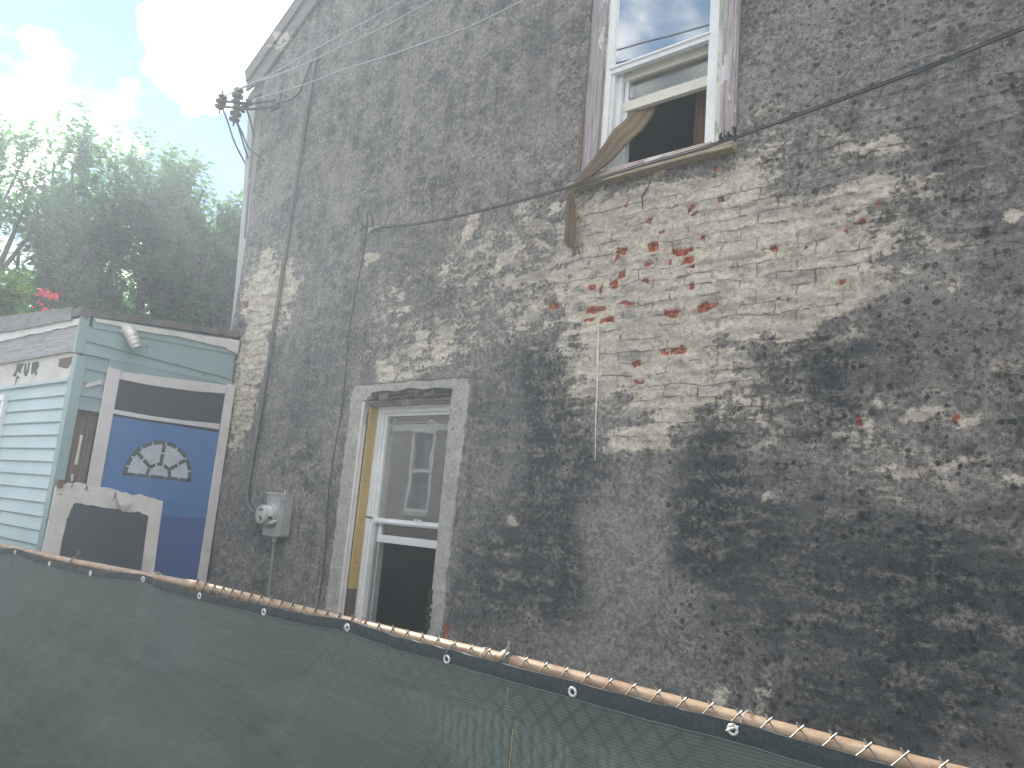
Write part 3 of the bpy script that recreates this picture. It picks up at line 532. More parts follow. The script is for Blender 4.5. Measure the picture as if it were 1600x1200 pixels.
MB().prism([(-7.60, 0, 5.98), (-7.24, 0, 5.98), (-7.24, 0, 6.26), (-7.60, 0, 6.02)], (0, 1, 0), 8.9).build('eave_box', 'rake_wood', house)
# rooms
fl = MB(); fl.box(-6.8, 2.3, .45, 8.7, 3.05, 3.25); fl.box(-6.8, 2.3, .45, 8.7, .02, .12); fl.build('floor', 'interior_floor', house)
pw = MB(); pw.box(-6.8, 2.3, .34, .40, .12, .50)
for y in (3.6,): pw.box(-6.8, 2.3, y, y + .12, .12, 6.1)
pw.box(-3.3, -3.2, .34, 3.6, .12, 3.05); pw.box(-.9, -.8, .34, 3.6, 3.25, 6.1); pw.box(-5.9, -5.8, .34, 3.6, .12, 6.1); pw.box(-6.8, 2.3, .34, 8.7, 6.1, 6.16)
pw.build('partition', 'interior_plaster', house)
# the masonry round the openings gives the front wall its thickness
def reveal(r, d, mat, m=0):
    b = MB(); x0, x1, z0, z1 = r
    b.box(x0 - .12, x0, .004, d, z0 - .1, z1 + .1); b.box(x1, x1 + .12, .004, d, z0 - .1, z1 + .1); b.box(x0, x1, .004, d, z1, z1 + .12); b.box(x0, x1, .004, d, z0 - .12, z0); return b.build('reveal', mat, house)
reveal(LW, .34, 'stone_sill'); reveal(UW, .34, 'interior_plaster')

# ---- low window
lw = MB(); YF = .10
x0 = -4.90; x1 = -3.97; zt = 2.475
lw.box(x0, x0 + .042, YF, YF + .12, .57, zt); lw.box(x0 + .042, x0 + .072, YF + .012, YF + .12, .57, zt - .03); lw.box(x0 + .072, x0 + .098, YF + .026, YF + .12, 1.53, zt - .06)
lw.box(x0 + .042, x1, YF + .002, YF + .12, zt - .032, zt); lw.box(x0 + .072, x1, YF + .014, YF + .12, zt - .064, zt - .032); lw.box(x0 + .098, x1, YF + .028, YF + .12, zt - .088, zt - .064)
lw.box(x1 - .06, x1, YF + .004, YF + .12, .57, zt - .09)
lowwin = lw.build('window', 'white_vinyl', house, .003); lowwin['label'] = 'white vinyl double hung window with lower part open'
b = MB(); b.box(x0 + .06, x1 - .04, YF + .03, YF + .065, 1.535, 1.578); b.box(x0 + .06, x1 - .04, YF + .02, YF + .03, 1.545, 1.56); b.build('meeting_rail', 'white_aluminium', lowwin, .003)
z_ = at(0, 2.275, .16)[1]
b = MB(); b.box(x0 + .10, x1 - .06, .155, .19, z_ - .028, z_ + .024); b.box(x0 + .10, x1 - .06, .165, .18, z_ + .035, z_ + .043); b.build('upper_rail', 'white_vinyl', lowwin, .004)
b = MB(); b.box(-4.36, -4.27, .15, .19, z_ + .024, z_ + .043); b.box(-4.33, -4.30, .14, .17, z_ + .04, z_ + .052); b.build('sash_lock', 'cream_vinyl', lowwin, .002)
z_ = at(0, 1.43, .17)[1]
b = MB(); b.box(x0 + .085, x1 - .05, .165, .20, z_ - .03, z_ + .028); b.box(x0 + .085, x0 + .125, .166, .199, z_ - .03, 2.24); b.build('inner_sash', 'white_vinyl', lowwin, .004)
MB().box(x0 + .09, x1 - .05, YF + .046, YF + .050, 1.575, zt - .085).build('storm_pane', 'storm_glass', lowwin)
MB().box(x0 + .12, x1 - .05, .181, .185, z_ + .02, 2.24).build('pane', 'clear_glass', lowwin)
b = MB(); b.box(x0 + .072, x0 + .085, YF + .05, YF + .11, .57, 1.535); b.box(x0 + .10, x0 + .118, YF + .07, YF + .12, .57, 1.535); b.build('track', 'grey_metal', lowwin)
b = MB(); b.box(x0 - .012, x0 + .07, YF - .004, YF + .03, 1.572, 1.582); b.build('rail_clip', 'gap_dark', lowwin)
for xq in (-4.36, -4.31): MB().box(xq, xq + .02, YF + .01, YF + .03, 1.58, 1.592).build('catch', 'cream_vinyl', lowwin)
MB().box(x0 + .04, x1, .02, .30, .55, .59).build('sill', 'stone_sill', lowwin, .004)
# left jamb seen in the reveal: grey casing, black crack, yellow board
b = MB(); b.box(-4.968, -4.944, -.012, .06, .57, 2.49); b.box(-4.944, -4.930, .012, .06, .57, 2.30); b.jitter(.001).build('casing', 'peeling_paint', lowwin)
b = MB(); b.box(-4.931, -4.914, .020, .08, .57, 2.40); b.build('gap', 'tar', lowwin)
MB().box(-4.912, -4.898, .016, .10, 1.02, 2.455, Matrix.Rotation(R(.3), 3, 'Y')).build('jamb_board', 'yellow_board', lowwin, .003)
MB().box(-4.926, -4.901, .03, .10, .57, 1.02).build('rotten_board', 'stud_wood', lowwin)
b = MB(); b.box(-4.95, -3.975, .0, .10, 2.476, 2.494); b.box(-4.90, -3.975, .03, .10, 2.462, 2.476); b.build('head_casing', 'pink_grey_wood', lowwin)
b = MB(); random.seed(4); px = -4.86
while px < -3.98:
    w = random.uniform(.06, .16); b.box(px, min(px + w, -3.97), -.055 + random.uniform(-.01, .01), .02, 2.50 + random.uniform(-.008, .004), 2.525 + random.uniform(0, .022), Matrix.Rotation(R(random.uniform(-9, 9)), 3, 'Y')); px += w * .8
b.jitter(.007).build('rotten_lintel', 'stud_wood', lowwin)
MB().prism([(-4.80, -.03, 2.512), (-4.60, -.03, 2.520), (-4.45, -.03, 2.516), (-4.2, -.03, 2.524), (-3.96, -.03, 2.515), (-3.955, -.03, 2.545), (-4.10, -.03, 2.560), (-4.22, -.03, 2.548), (-4.38, -.03, 2.566), (-4.52, -.03, 2.545), (-4.68, -.03, 2.560), (-4.82, -.03, 2.548)], (0, -1, 0), .03).jitter(.003).build('lintel_gap', 'gap_dark', lowwin)
for k_, z_n in enumerate((1.22, 1.55, 1.86, 2.10, 2.33)): MB().cyl((-4.9015, .05 + .012 * (k_ % 2), z_n), (-4.895, .05 + .012 * (k_ % 2), z_n), .005, 8).build('nail', 'gap_dark', lowwin)
b = MB(); random.seed(9)
for k in range(5): z = .86 + k * .055; b.box(-3.985, -3.955, -.03, .02, z, z + random.uniform(.03, .05), Matrix.Rotation(R(random.uniform(-20, 20)), 3, 'Y'))
b.jitter(.005).build('broken_edge', 'gap_dark', lowwin)

# ---- high window
uw = MB()
uw.box(-2.800, -2.755, -.012, .12, 3.96, 5.78); uw.box(-2.755, -2.735, .006, .12, 3.98, 5.75); uw.box(-2.04, -1.975, -.012, .12, 3.96, 5.78); uw.box(-2.755, -2.04, -.012, .12, 5.72, 5.78); uw.box(-2.755, -2.04, .0, .14, 3.945, 3.985)
highwin = uw.build('window', 'white_vinyl', house, .003); highwin['label'] = 'white storm window with lower sash raised and weathered wood casing'
b = MB(); b.box(-2.737, -2.70, .05, .14, 3.98, 4.70); b.box(-2.70, -2.668, .085, .14, 3.98, 4.68); b.box(-2.79, -2.74, .02, .05, 4.66, 4.72); b.build('track', 'white_aluminium', highwin, .002)
b = MB(); b.box(-2.765, -2.03, -.008, .03, 4.672, 4.716); b.box(-2.765, -2.03, -.02, .01, 4.706, 4.722); b.box(-2.765, -2.745, -.008, .03, 4.72, 5.73); b.build('storm_sash', 'white_aluminium', highwin, .003)
MB().box(-2.747, -2.035, .008, .012, 4.715, 5.73).build('storm_pane', 'sky_glass', highwin)
s = 1.02; b = MB()
za, zb = at(0, 4.575, .09)[1], at(0, 4.665, .09)[1]; b.box(-2.745, -2.04, .075, .115, za, zb)
zc_, zd = at(0, 4.355, .09)[1], at(0, 4.425, .09)[1]; b.box(-2.745, -2.04, .075, .115, zc_, zd); b.box(-2.745, -2.70, .077, .113, zd, za)
sash = b.build('raised_sash', 'cream_vinyl', highwin, .003)
MB().box(-2.70, -2.04, .094, .098, zd, za).build('pane', 'clear_glass', highwin)
for x in (-2.72, -2.66, -2.10): MB().cyl((x, .074, (za + zb) / 2 + .015), (x, .070, (za + zb) / 2 + .015), .006, 8).build('screw', 'gap_dark', highwin)
b = MB(); b.box(-2.92, -2.868, -.026, .10, 3.93, 5.85); b.box(-2.957, -2.92, -.006, .10, 3.93, 5.85); b.jitter(.002).build('casing', 'grey_wood', highwin, .004)
b = MB(); b.box(-2.866, -2.815, -.034, .10, 3.95, 5.84); b.jitter(.002).build('casing', 'pink_grey_wood', highwin, .005)
b = MB(); b.box(-2.815, -2.800, -.004, .06, 3.95, 5.80); b.box(-1.975, -1.945, -.014, .06, 3.96, 5.80); b.build('stop_bead', 'green_wood', highwin)
b = MB(); b.box(-1.945, -1.935, .012, .06, 3.96, 5.80); b.build('gap', 'gap_dark', highwin)
b = MB(); random.seed(3)
for k in range(9):
    x = -1.934 + k * .0098; b.box(x, x + .0092, -.036 - random.uniform(0, .006), .06, 3.965 + random.uniform(0, .06), 5.84)
b.jitter(.0008).build('casing', 'split_wood', highwin)['label'] = 'bleached split board casing rotted at its foot'
MB().box(-1.846, -1.836, -.030, .06, 4.02, 5.84).build('edge_bead', 'pink_grey_wood', highwin)
b = MB(); b.box(-3.00, -1.83, -.075, .06, 3.895, 3.915); b.box(-2.80, -1.97, -.06, .06, 3.915, 3.948); b.jitter(.002).build('sill', 'sill_top_wood', highwin, .004)
b = MB()
for k in range(8): b.box(-3.01 + k * .1478, -3.01 + (k + 1) * .1478, -.088 + random.uniform(-.004, .004), .02, 3.862 + random.uniform(-.005, .004), 3.893)
b.jitter(.0015).build('sill_nosing', 'sill_wood', highwin, .006)
MB().box(-1.945, -1.838, -.01, .05, 3.915, 3.99).jitter(.004).build('rot_hole', 'gap_dark', highwin)
b = MB(); b.box(-2.99, -2.958, -.012, .03, 4.05, 4.52); b.jitter(.006).build('bare_brick', 'far_brick', highwin)
b = MB(); b.box(-2.66, -2.02, .17, .19, 4.6, 5.74); b.build('blind', 'curtain_tan', highwin)
# thin white caulk line and small crack lines on the render
MB().tube([(-2.710, -.028, 2.96), (-2.700, -.030, 2.70), (-2.690, -.024, 2.50), (-2.685, -.026, 2.30), (-2.671, -.024, 2.04)], [.003, .006, .005, .004, .002], 6).build('caulk_line', 'white_flashing', house)
def crack(pts, r=.0035):
    return MB().tube([(x, -.020, z) for x, z in pts], [r * (.5 + random.random()) for _ in pts], 5).build('crack', 'gap_dark', house)
crack([(-2.397, 3.86), (-2.39, 3.80), (-2.42, 3.76), (-2.45, 3.71), (-2.44, 3.65)]); 

# ------------------------------------------------------------------ shed beside the house
shed = thing('clapboard_shed', (-8.5, -.7, 0), 'pale teal clad lean-to shed with blue painted door beside the tall house', 'shed')
FY, DX = -1.452, -6.95
def rz(x, y): return 3.045 + .062 * (DX - x) + .105 * (y - FY)      # roof underside
core = MB(); core.prism([(DX - .03, FY + .03, 0), (-11, FY + .03, 0), (-11, FY + .03, rz(-11, FY)), (DX - .03, FY + .03, rz(DX, FY))], (0, 1, 0), 1.40); core.build('wall', 'stud_wood', shed)
rfm = MB(); pts = [(DX + .02, FY - .02), (-11.1, FY - .02), (-11.1, .0), (-7.18, .0), (DX + .02, -.06)]
a = [rfm.bm.verts.new((x, y, rz(x, y) + .005)) for x, y in pts]; b_ = [rfm.bm.verts.new((x, y, rz(x, y) + .06)) for x, y in pts]
rfm.bm.faces.new(a[::-1]); rfm.bm.faces.new(b_)
for i in range(5): j = (i + 1) % 5; rfm.bm.faces.new((a[i], a[j], b_[j], b_[i]))
rfm.build('roof', 'roof_felt', shed)
# front: lapped vinyl boards
sd_ = MB(); z = 2.485; random.seed(2)
while z > .15:
    z2 = z - .1127
    for xa, xb in ((-11.0, DX - .045),):
        pr = [(xa, FY + .006, z + .006), (xa, FY - .016, z2), (xa, FY - .012, z2 - .006), (xa, FY + .02, z2 - .002), (xa, FY + .02, z + .006)]
        sd_.prism(pr, (1, 0, 0), xb - xa)
    z = z2
sd_.build('siding', 'vinyl_light', shed)['label'] = 'light teal lapped siding on the shed front'
MB().box(-11, DX - .045, FY - .030, FY + .02, 2.482, 2.512).build('drip_trim', 'vinyl_light', shed, .004)
MB().prism([(-11.0, FY - .012, 2.50), (DX - .045, FY - .012, 2.50), (DX - .045, FY - .012, 2.745), (-11.0, FY - .012, 2.745)], (0, 1, 0), .03).build('sign_board', 'peeling_paint', shed)
LET = [[(-8.383,2.725),(-8.379,2.659),(-8.446,2.606),(-8.346,2.597),(-8.327,2.648),(-8.235,2.617),(-8.232,2.665),(-8.181,2.716)],
[(-8.17,2.715),(-8.17,2.638),(-8.113,2.587),(-8.053,2.589),(-8.03,2.63),(-8.042,2.714),(-8.09,2.717),(-8.084,2.648),(-8.105,2.642),(-8.128,2.712)],
[(-7.987,2.71),(-7.962,2.597),(-7.912,2.591),(-7.908,2.622),(-7.848,2.58),(-7.803,2.59),(-7.836,2.625),(-7.8,2.66),(-7.819,2.706),(-7.899,2.712)],
[(-7.005,2.695),(-7.02,2.608),(-6.99,2.60),(-6.985,2.66)]]
for p in LET: MB().prism([(x, FY - .0125, z) for x, z in p], (0, -1, 0), .0012).build('lettering', 'black_print', shed)
for p in ([(-7.346,2.70),(-7.342,2.632),(-7.209,2.608),(-7.13,2.598),(-7.07,2.638),(-7.03,2.664),(-7.02,2.70),(-7.114,2.70)], [(-8.311,2.61),(-8.231,2.58),(-8.288,2.568),(-8.311,2.496),(-8.333,2.555)]):
    MB().prism([(x, FY - .0128, z) for x, z in p], (0, -1, 0), .0014).build('rust_patch', 'door_wood', shed)
MB().prism([(-11.0, FY - .045, 2.755), (DX - .01, FY - .045, 2.735), (DX - .01, FY - .045, 2.965), (-11.0, FY - .045, 2.99)], (0, 1, 0), .06).build('plank', 'plank_wood', shed, .004)
b = MB(); n_ = 26; top = []; bot = []; random.seed(8)
for k in range(n_ + 1):
    x = -11.0 + (DX + 11.0) * k / n_; top.append((x, FY - .062, 3.010 + .032 * (DX - x))); bot.append((x, FY - .062, 2.955 + .012 * (DX - x) + random.uniform(-.007, .007)))
b.prism(bot + top[::-1], (0, 1, 0), .012); b.build('flashing', 'white_flashing', shed)['label'] = 'white strip under the front roof edge'
b = MB(); top = []; bot = []
for k in range(n_ + 1):
    x = -11.0 + (DX - .12 + 11.0) * k / n_; top.append((x, FY - .085, 3.108 + .062 * (DX - x))); bot.append((x, FY - .085, 2.998 + .030 * (DX - x) + random.uniform(-.006, .006)))
b.prism(bot + top[::-1], (0, 1, 0), .02); b.build('fascia', 'fascia_metal', shed)
MB().prism([(DX - .12, FY - .075, 3.03), (DX + .03, FY - .07, 3.03), (DX + .035, FY - .06, 3.115), (DX - .12, FY - .075, 3.10)], (0, 1, 0), .07).jitter(.004).build('fascia_end', 'roof_felt', shed)
# corner trims
b = MB(); b.box(DX - .075, DX + .004, FY - .030, FY - .006, .1, 2.705); b.box(DX - .006, DX + .020, FY - .030, FY + .055, .1, 2.702); b.build('corner_post', 'teal_trim', shed, .004)
b = MB(); b.prism([(DX - .035, FY - .052, 2.72), (DX + .012, FY - .052, 2.72), (DX + .012, FY - .052, 3.075), (DX - .02, FY - .052, 3.075)], (0, 1, 0), .075); b.build('corner_post', 'teal_trim', shed, .003)
# window at the far left of the shed front
swf = MB()
swf.box(-9.30, -8.44, FY - .050, FY, 2.365, 2.425); swf.box(-8.50, -8.44, FY - .045, FY, 1.50, 2.365); swf.box(-9.30, -9.24, FY - .045, FY, 1.50, 2.365); swf.box(-9.30, -8.44, FY - .050, FY, 1.44, 1.50)
sw = swf.build('window', 'white_aluminium', shed, .003)
MB().box(-9.24, -8.50, FY - .020, FY - .014, 1.50, 2.365).build('pane', 'storm_glass', sw)
# door side cladding: three wide boards over the door, a narrow strip left of it
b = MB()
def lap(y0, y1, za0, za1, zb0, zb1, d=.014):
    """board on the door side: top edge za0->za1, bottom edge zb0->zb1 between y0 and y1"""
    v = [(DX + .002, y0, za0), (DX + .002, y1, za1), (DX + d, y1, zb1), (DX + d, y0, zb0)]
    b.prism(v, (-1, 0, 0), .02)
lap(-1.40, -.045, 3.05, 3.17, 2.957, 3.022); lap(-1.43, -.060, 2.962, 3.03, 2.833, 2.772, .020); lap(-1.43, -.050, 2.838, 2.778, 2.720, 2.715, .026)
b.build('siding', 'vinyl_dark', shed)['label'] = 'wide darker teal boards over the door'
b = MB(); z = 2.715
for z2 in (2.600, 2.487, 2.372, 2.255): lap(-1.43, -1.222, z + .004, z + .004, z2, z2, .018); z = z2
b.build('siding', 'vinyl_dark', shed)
MB().prism([(DX + .020, -1.37, 2.44), (DX + .020, -1.25, 2.50), (DX + .020, -1.25, 2.535), (DX + .020, -1.37, 2.475)], (1, 0, 0), .0015).build('paint_smear', 'white_paint', shed)
b = MB(); b.box(DX - .01, DX + .006, -1.30, -1.232, .1, 2.22); b.box(DX - .02, DX - .004, -1.42, -1.30, .1, 2.20); b.jitter(.003).build('rotten_stud', 'stud_wood', shed)
b = MB(); b.box(DX - .003, DX + .004, -1.335, -1.318, 1.80, 2.05); b.box(DX - .003, DX + .004, -1.345, -1.335, 1.66, 1.72); b.jitter(.006).build('paint_flake', 'white_paint', shed)
b = MB(); b.prism([(DX + .012, y, z) for y, z in [(-1.378,3.008),(-1.246,3.02),(-1.15,3.019),(-1.038,3.022),(-.93,3.03),(-.822,3.038),(-.674,3.056),(-.518,3.058),(-.356,3.058),(-.25,3.062),(-.139,3.068),(-.056,3.087),(-.055,3.165),(-.367,3.128),(-.681,3.097),(-.975,3.074),(-1.184,3.058),(-1.40,3.036)]], (1, 0, 0), .014)
b.build('flashing', 'white_flashing', shed)['label'] = 'wavy white flashing strip under the roof on the door side'
b = MB(); b.prism([(DX + .016, -.17, 3.045), (DX + .016, -.045, 3.03), (DX + .016, -.045, 3.16), (DX + .016, -.17, 3.155)], (1, 0, 0), .016); b.build('flashing_end', 'white_paint', shed, .006)
# door, transom and white boards
df = MB()
df.prism([(DX + .030, -1.236, .05), (DX + .030, -1.122, .05), (DX + .030, -1.122, 2.640), (DX + .030, -1.228, 2.650)], (1, 0, 0), .022)
df.prism([(DX + .030, -.122, .05), (DX + .030, -.035, .05), (DX + .030, -.033, 2.716), (DX + .030, -.120, 2.716)], (1, 0, 0), .022)
df.prism([(DX + .030, -1.120, 2.562), (DX + .030, -.90, 2.560), (DX + .030, -.70, 2.566), (DX + .030, -.40, 2.585), (DX + .030, -.124, 2.617), (DX + .030, -.124, 2.700), (DX + .030, -1.120, 2.628)], (1, 0, 0), .020)
df.build('door_frame', 'white_paint', shed, .003)
MB().box(DX + .004, DX + .028, -1.16, -.08, .05, 2.60).build('backing_board', 'door_wood', shed)
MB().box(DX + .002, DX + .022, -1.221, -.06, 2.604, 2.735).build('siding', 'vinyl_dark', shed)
MB().box(DX + .029, DX + .034, -1.12, -.125, 2.24, 2.60).build('transom_panel', 'dark_paint', shed)
MB().prism([(DX + .035, -1.128, 2.262), (DX + .035, -.9, 2.256), (DX + .035, -.5, 2.262), (DX + .035, -.135, 2.268), (DX + .035, -.135, 2.322), (DX + .035, -.5, 2.300), (DX + .035, -.8, 2.292), (DX + .035, -1.12, 2.298)], (1, 0, 0), .014).build('transom_bar', 'white_paint', shed, .002)
door = MB().box(DX + .0295, DX + .0335, -1.121, -.126, .08, 2.262).build('door', 'blue_paint', shed)
door['label'] = 'blue painted door with a painted half round fanlight'
MB().box(DX + .034, DX + .040, -.62, -.128, .08, 1.43).build('lower_panel', 'blue_paint_low', door, .002)
fc = (-.638, 1.772); FXP = DX + .0335
def arcband(r0, r1, a0, a1, x, t, name, mat, seg=10):
    P = [(x, fc[0] + r1 * math.cos(R(a0 + (a1-a0)*k/seg)), fc[1] + r1 * 1.03 * math.sin(R(a0 + (a1-a0)*k/seg))) for k in range(seg + 1)]
    Q = [(x, fc[0] + r0 * math.cos(R(a0 + (a1-a0)*k/seg)), fc[1] + r0 * 1.03 * math.sin(R(a0 + (a1-a0)*k/seg))) for k in range(seg + 1)]
    return MB().prism(P + Q[::-1], (1, 0, 0), t)
MB().prism([(FXP, fc[0] + .298 * math.cos(R(a)), fc[1] + .298 * 1.03 * math.sin(R(a)) + (0 if 0 < a < 180 else -.004)) for a in range(0, 181, 6)], (1, 0, 0), .0006).build('painted_fanlight', 'fan_white', door)
fan = bmesh.new(); X1 = FXP + .0008
parts = []
def addp(pts):
    a = [fan.verts.new((X1, y, z)) for y, z in pts]; b = [fan.verts.new((X1 + .0007, y, z)) for y, z in pts]
    fan.faces.new(a); fan.faces.new(b[::-1])
    for i in range(len(a)): j = (i + 1) % len(a); fan.faces.new((a[j], a[i], b[i], b[j]))
def pol(r, a): return (fc[0] + r * math.cos(R(a)), fc[1] + r * 1.03 * math.sin(R(a)))
gaps = [0, 14, 38, 52, 76, 104, 126, 146, 166, 180]; 
edges = [(-4, 13), (16, 36), (40, 62), (65, 84), (87, 108), (111, 128), (131, 150), (153, 167), (170, 184)]
for a0, a1 in edges: addp([pol(.312, a0 + (a1-a0)*k/5) for k in range(6)] + [pol(.276, a1 - (a1-a0)*k/5) for k in range(6)])
for a0, a1 in ((2, 34), (40, 70), (78, 106), (114, 142), (150, 178)): addp([pol(.118, a0 + (a1-a0)*k/4) for k in range(5)] + [pol(.090, a1 - (a1-a0)*k/4) for k in range(5)])
for ang in (37, 88, 140):
    for r0, r1 in ((.105, .20), (.215, .285)):
        u = np.array([math.cos(R(ang)), math.sin(R(ang))]); w = np.array([-u[1], u[0]]) * .016; c = np.array(fc)
        addp([tuple(c + u*r0 - w), tuple(c + u*r1 - w), tuple(c + u*r1 + w), tuple(c + u*r0 + w)])
for y0, y1 in ((-.312, -.205), (-.19, -.085), (-.07, .055), (.07, .185), (.20, .312)): addp([(fc[0]+y0, fc[1]-.024), (fc[0]+y1, fc[1]-.024), (fc[0]+y1, fc[1]+.006), (fc[0]+y0, fc[1]+.006)])
me = bpy.data.meshes.new('fanlight_bars'); bmesh.ops.recalc_face_normals(fan, faces=fan.faces); fan.to_mesh(me); fan.free(); me.materials.append(MATS['fan_grey'])
me.transform(Matrix.Translation(-world_loc(shed))); o = bpy.data.objects.new('painted_bars', me); COL.objects.link(o); o.parent = door
# foil dryer vent hanging from the wall over the door
ve = MB(); P0 = Vector((DX + .01, -1.118, 2.995)); pts = []; rr = []
for k in range(29):
    t = k / 28; a = t * R(88); L = .115
    p = P0 + Vector((L * math.sin(a) * .95, .02 * t, -(L * (1 - math.cos(a))))) if t < .55 else None
    if p is None: q = P0 + Vector((L * math.sin(R(88) * .55) * .95, .011, -L * (1 - math.cos(R(88) * .55)))); s_ = (t - .55) / .45; p = q + Vector((.035 * s_, .055 * s_, -.105 * s_))
    pts.append(p); rr.append(.049 + (.007 if k % 4 == 0 else 0) - (.010 * max(0, t - .8) / .2) + random.uniform(-.001, .001))
ve.tube(pts, rr, 16); ve.build('vent_hose', 'dryer_foil', shed, 0, True)
MB().torus(P0 + Vector((.002, 0, 0)), (1, 0, 0), .047, .006).build('vent_collar', 'fascia_metal', shed)
for y, z in ((-.93, 2.90), (-.62, 2.80), (-.35, 2.76)): MB().box(DX + .022, DX + .027, y - .006, y + .006, z - .006, z + .006).build('nail_head', 'gap_dark', shed)

# ------------------------------------------------------------------ painted panel leaning on the shed
pn = thing('leaning_panel', (-6.6, -1.0, 0), 'weathered panel with torn white border and dark centre leaning against the blue door', 'panel')
def pp(y, z, off=0): return (-6.86 + (1.62 - z) * .16 + off, y, z)
random.seed(12)
def rag(pts, a, n=9):
    out = []
    for i in range(len(pts)):
        p, q = pts[i], pts[(i + 1) % len(pts)]
        for k in range(n): t = k / n; out.append((p[0] + (q[0]-p[0])*t + random.uniform(-a, a), p[1] + (q[1]-p[1])*t + random.uniform(-a, a)))
    return out
outl = rag([(-1.60, .10), (-1.482, 1.60), (-1.44, 1.635), (-1.30, 1.655), (-1.02, 1.625), (-.86, 1.585), (-.80, 1.60), (-.585, 1.555), (-.66, .10)], .006, 5)
MB().prism([pp(y, z) for y, z in outl], (-1, 0, 0), .02).build('board', 'peeling_paint', pn)
cen = rag([(-1.46, .12), (-1.375, 1.35), (-1.37, 1.36), (-1.33, 1.485), (-1.0, 1.46), (-.90, 1.44), (-.80, 1.45), (-.71, 1.425), (-.765, .12)], .007, 7)
MB().prism([pp(y, z, .0065) for y, z in cen], (-1, 0, 0), .006).build('dark_centre', 'dark_paint', pn)
MB().prism([pp(y, z, .014 + .02 * k) for k, (y, z) in enumerate([(-1.02, 1.62), (-.885, 1.535), (-.905, 1.50), (-.965, 1.45), (-1.01, 1.50)])], (-1, 0, 0), .003).build('torn_flap', 'peeling_paint', pn)
MB().box(-6.90, -6.83, -1.475, -1.44, 1.60, 1.665).build('corner_block', 'stud_wood', pn)
for (y0, z0, y1, z1) in ((-1.36, 1.64, -1.375, 1.60), (-1.25, 1.64, -1.265, 1.59), (-1.01, 1.60, -1.03, 1.53), (-1.46, 1.55, -1.43, 1.545)):
    MB().tube([pp(y0, z0, .002), pp((y0+y1)/2 + .006, (z0+z1)/2, .002), pp(y1, z1, .002)], [.002, .004, .001], 5).build('split', 'gap_dark', pn)

# ------------------------------------------------------------------ tarred stub wall behind the shed
tg = MB().prism([(-7.155, .12, 3.72), (-7.24, .12, 3.80), (-7.38, .12, 3.62), (-7.47, .12, 3.52), (-7.62, .12, 3.36), (-7.66, .12, 0), (-7.155, .12, 0)], (0, 1, 0), .5).build('stub_wall', 'tar', None)
tag(tg, 'black tarred stub wall between shed roof and house corner', 'wall')

# ------------------------------------------------------------------ downspout on the corner
ds = MB(); dn = [(-7.495, 6.02), (-7.42, 5.5), (-7.33, 4.95), (-7.27, 4.5), (-7.22, 4.1), (-7.16, 3.5), (-7.10, 2.6)]
for (xa, za), (xb, zb) in zip(dn[:-1], dn[1:]):
    ds.prism([(xa - .10, .02, za), (xa + .055, .02, za), (xb + .055, .02, zb), (xb - .10, .02, zb)], (0, 1, 0), .10)
dsr = thing('downspout', (-7.4, .05, 5), 'grey green board and pipe running down the left corner of the tall house', 'downspout')
ds.build('pipe', 'pale_pipe', dsr)
MB().prism([(-7.44, .018, 6.0), (-7.405, .018, 5.95), (-7.30, .018, 5.0), (-7.22, .018, 4.3), (-7.24, .018, 4.3), (-7.34, .018, 5.0)], (0, -1, 0), .01).build('rust_strip', 'rake_wood', dsr)

# ------------------------------------------------------------------ electricity meter
mt_ = thing('electric_meter', (-5.835, 0, 1.34), 'round glass electricity meter on a grey steel box fixed to the rendered wall', 'meter')
MB().box(-5.945, -5.728, -.135, -.01, 1.345, 1.700).build('box', 'grey_metal', mt_, .006)
b = MB(); b.box(-5.952, -5.722, -.145, -.01, 1.692, 1.712); b.build('lid_lip', 'grey_metal', mt_, .003)
b = MB(); b.box(-5.728, -5.716, -.12, -.03, 1.36, 1.69); b.box(-5.742, -5.728, -.146, -.135, 1.35, 1.69); b.build('side_flange', 'grey_metal', mt_, .002)
b = MB(); b.box(-5.728, -5.712, -.13, -.10, 1.655, 1.70); b.cyl((-5.722, -.115, 1.70), (-5.722, -.115, 1.73), .006); b.build('hasp', 'bright_galvanised', mt_)
MC = Vector((-5.858, 0, 1.522))
MB().lathe(MC + Vector((0, -.135, 0)), (0, -1, 0), [(0, .098), (.018, .098), (.024, .093), (.024, .085)], 32).build('collar', 'grey_metal', mt_, 0, False)
MB().lathe(MC + Vector((0, -.155, 0)), (0, -1, 0), [(0, .080), (.070, .080), (.078, .076), (.078, .01)], 32).build('dial', 'meter_face', mt_, 0, False)
MB().lathe(MC + Vector((0, -.155, 0)), (0, -1, 0), [(0, .084), (.080, .084), (.088, .078), (.090, .01)], 32).build('glass_cover', 'meter_glass', mt_, 0, True)
FY2 = -.2335
MB().box(MC.x - .030, MC.x + .030, FY2 - .001, FY2, 1.552, 1.572).build('display', 'fan_grey', mt_)
b = MB(); b.box(MC.x - .012, MC.x + .034, FY2 - .001, FY2, 1.482, 1.502, Matrix.Rotation(R(38), 3, 'Y')); b.build('mark', 'black_print', mt_)
b = MB(); b.box(MC.x - .046, MC.x - .038, FY2 - .001, FY2, 1.512, 1.520); b.build('mark', 'black_print', mt_)
b = MB(); b.box(MC.x - .022, MC.x + .022, FY2 - .001, FY2, 1.585, 1.588); b.build('mark', 'fan_grey', mt_)
b = MB(); b.box(MC.x - .02, MC.x + .02, FY2 - .001, FY2, 1.462, 1.466); b.build('mark', 'fan_grey', mt_)
b = MB(); b.box(MC.x + .070, MC.x + .0855, -.205, -.175, 1.49, 1.512); b.build('seal', 'black_print', mt_)
b = MB()
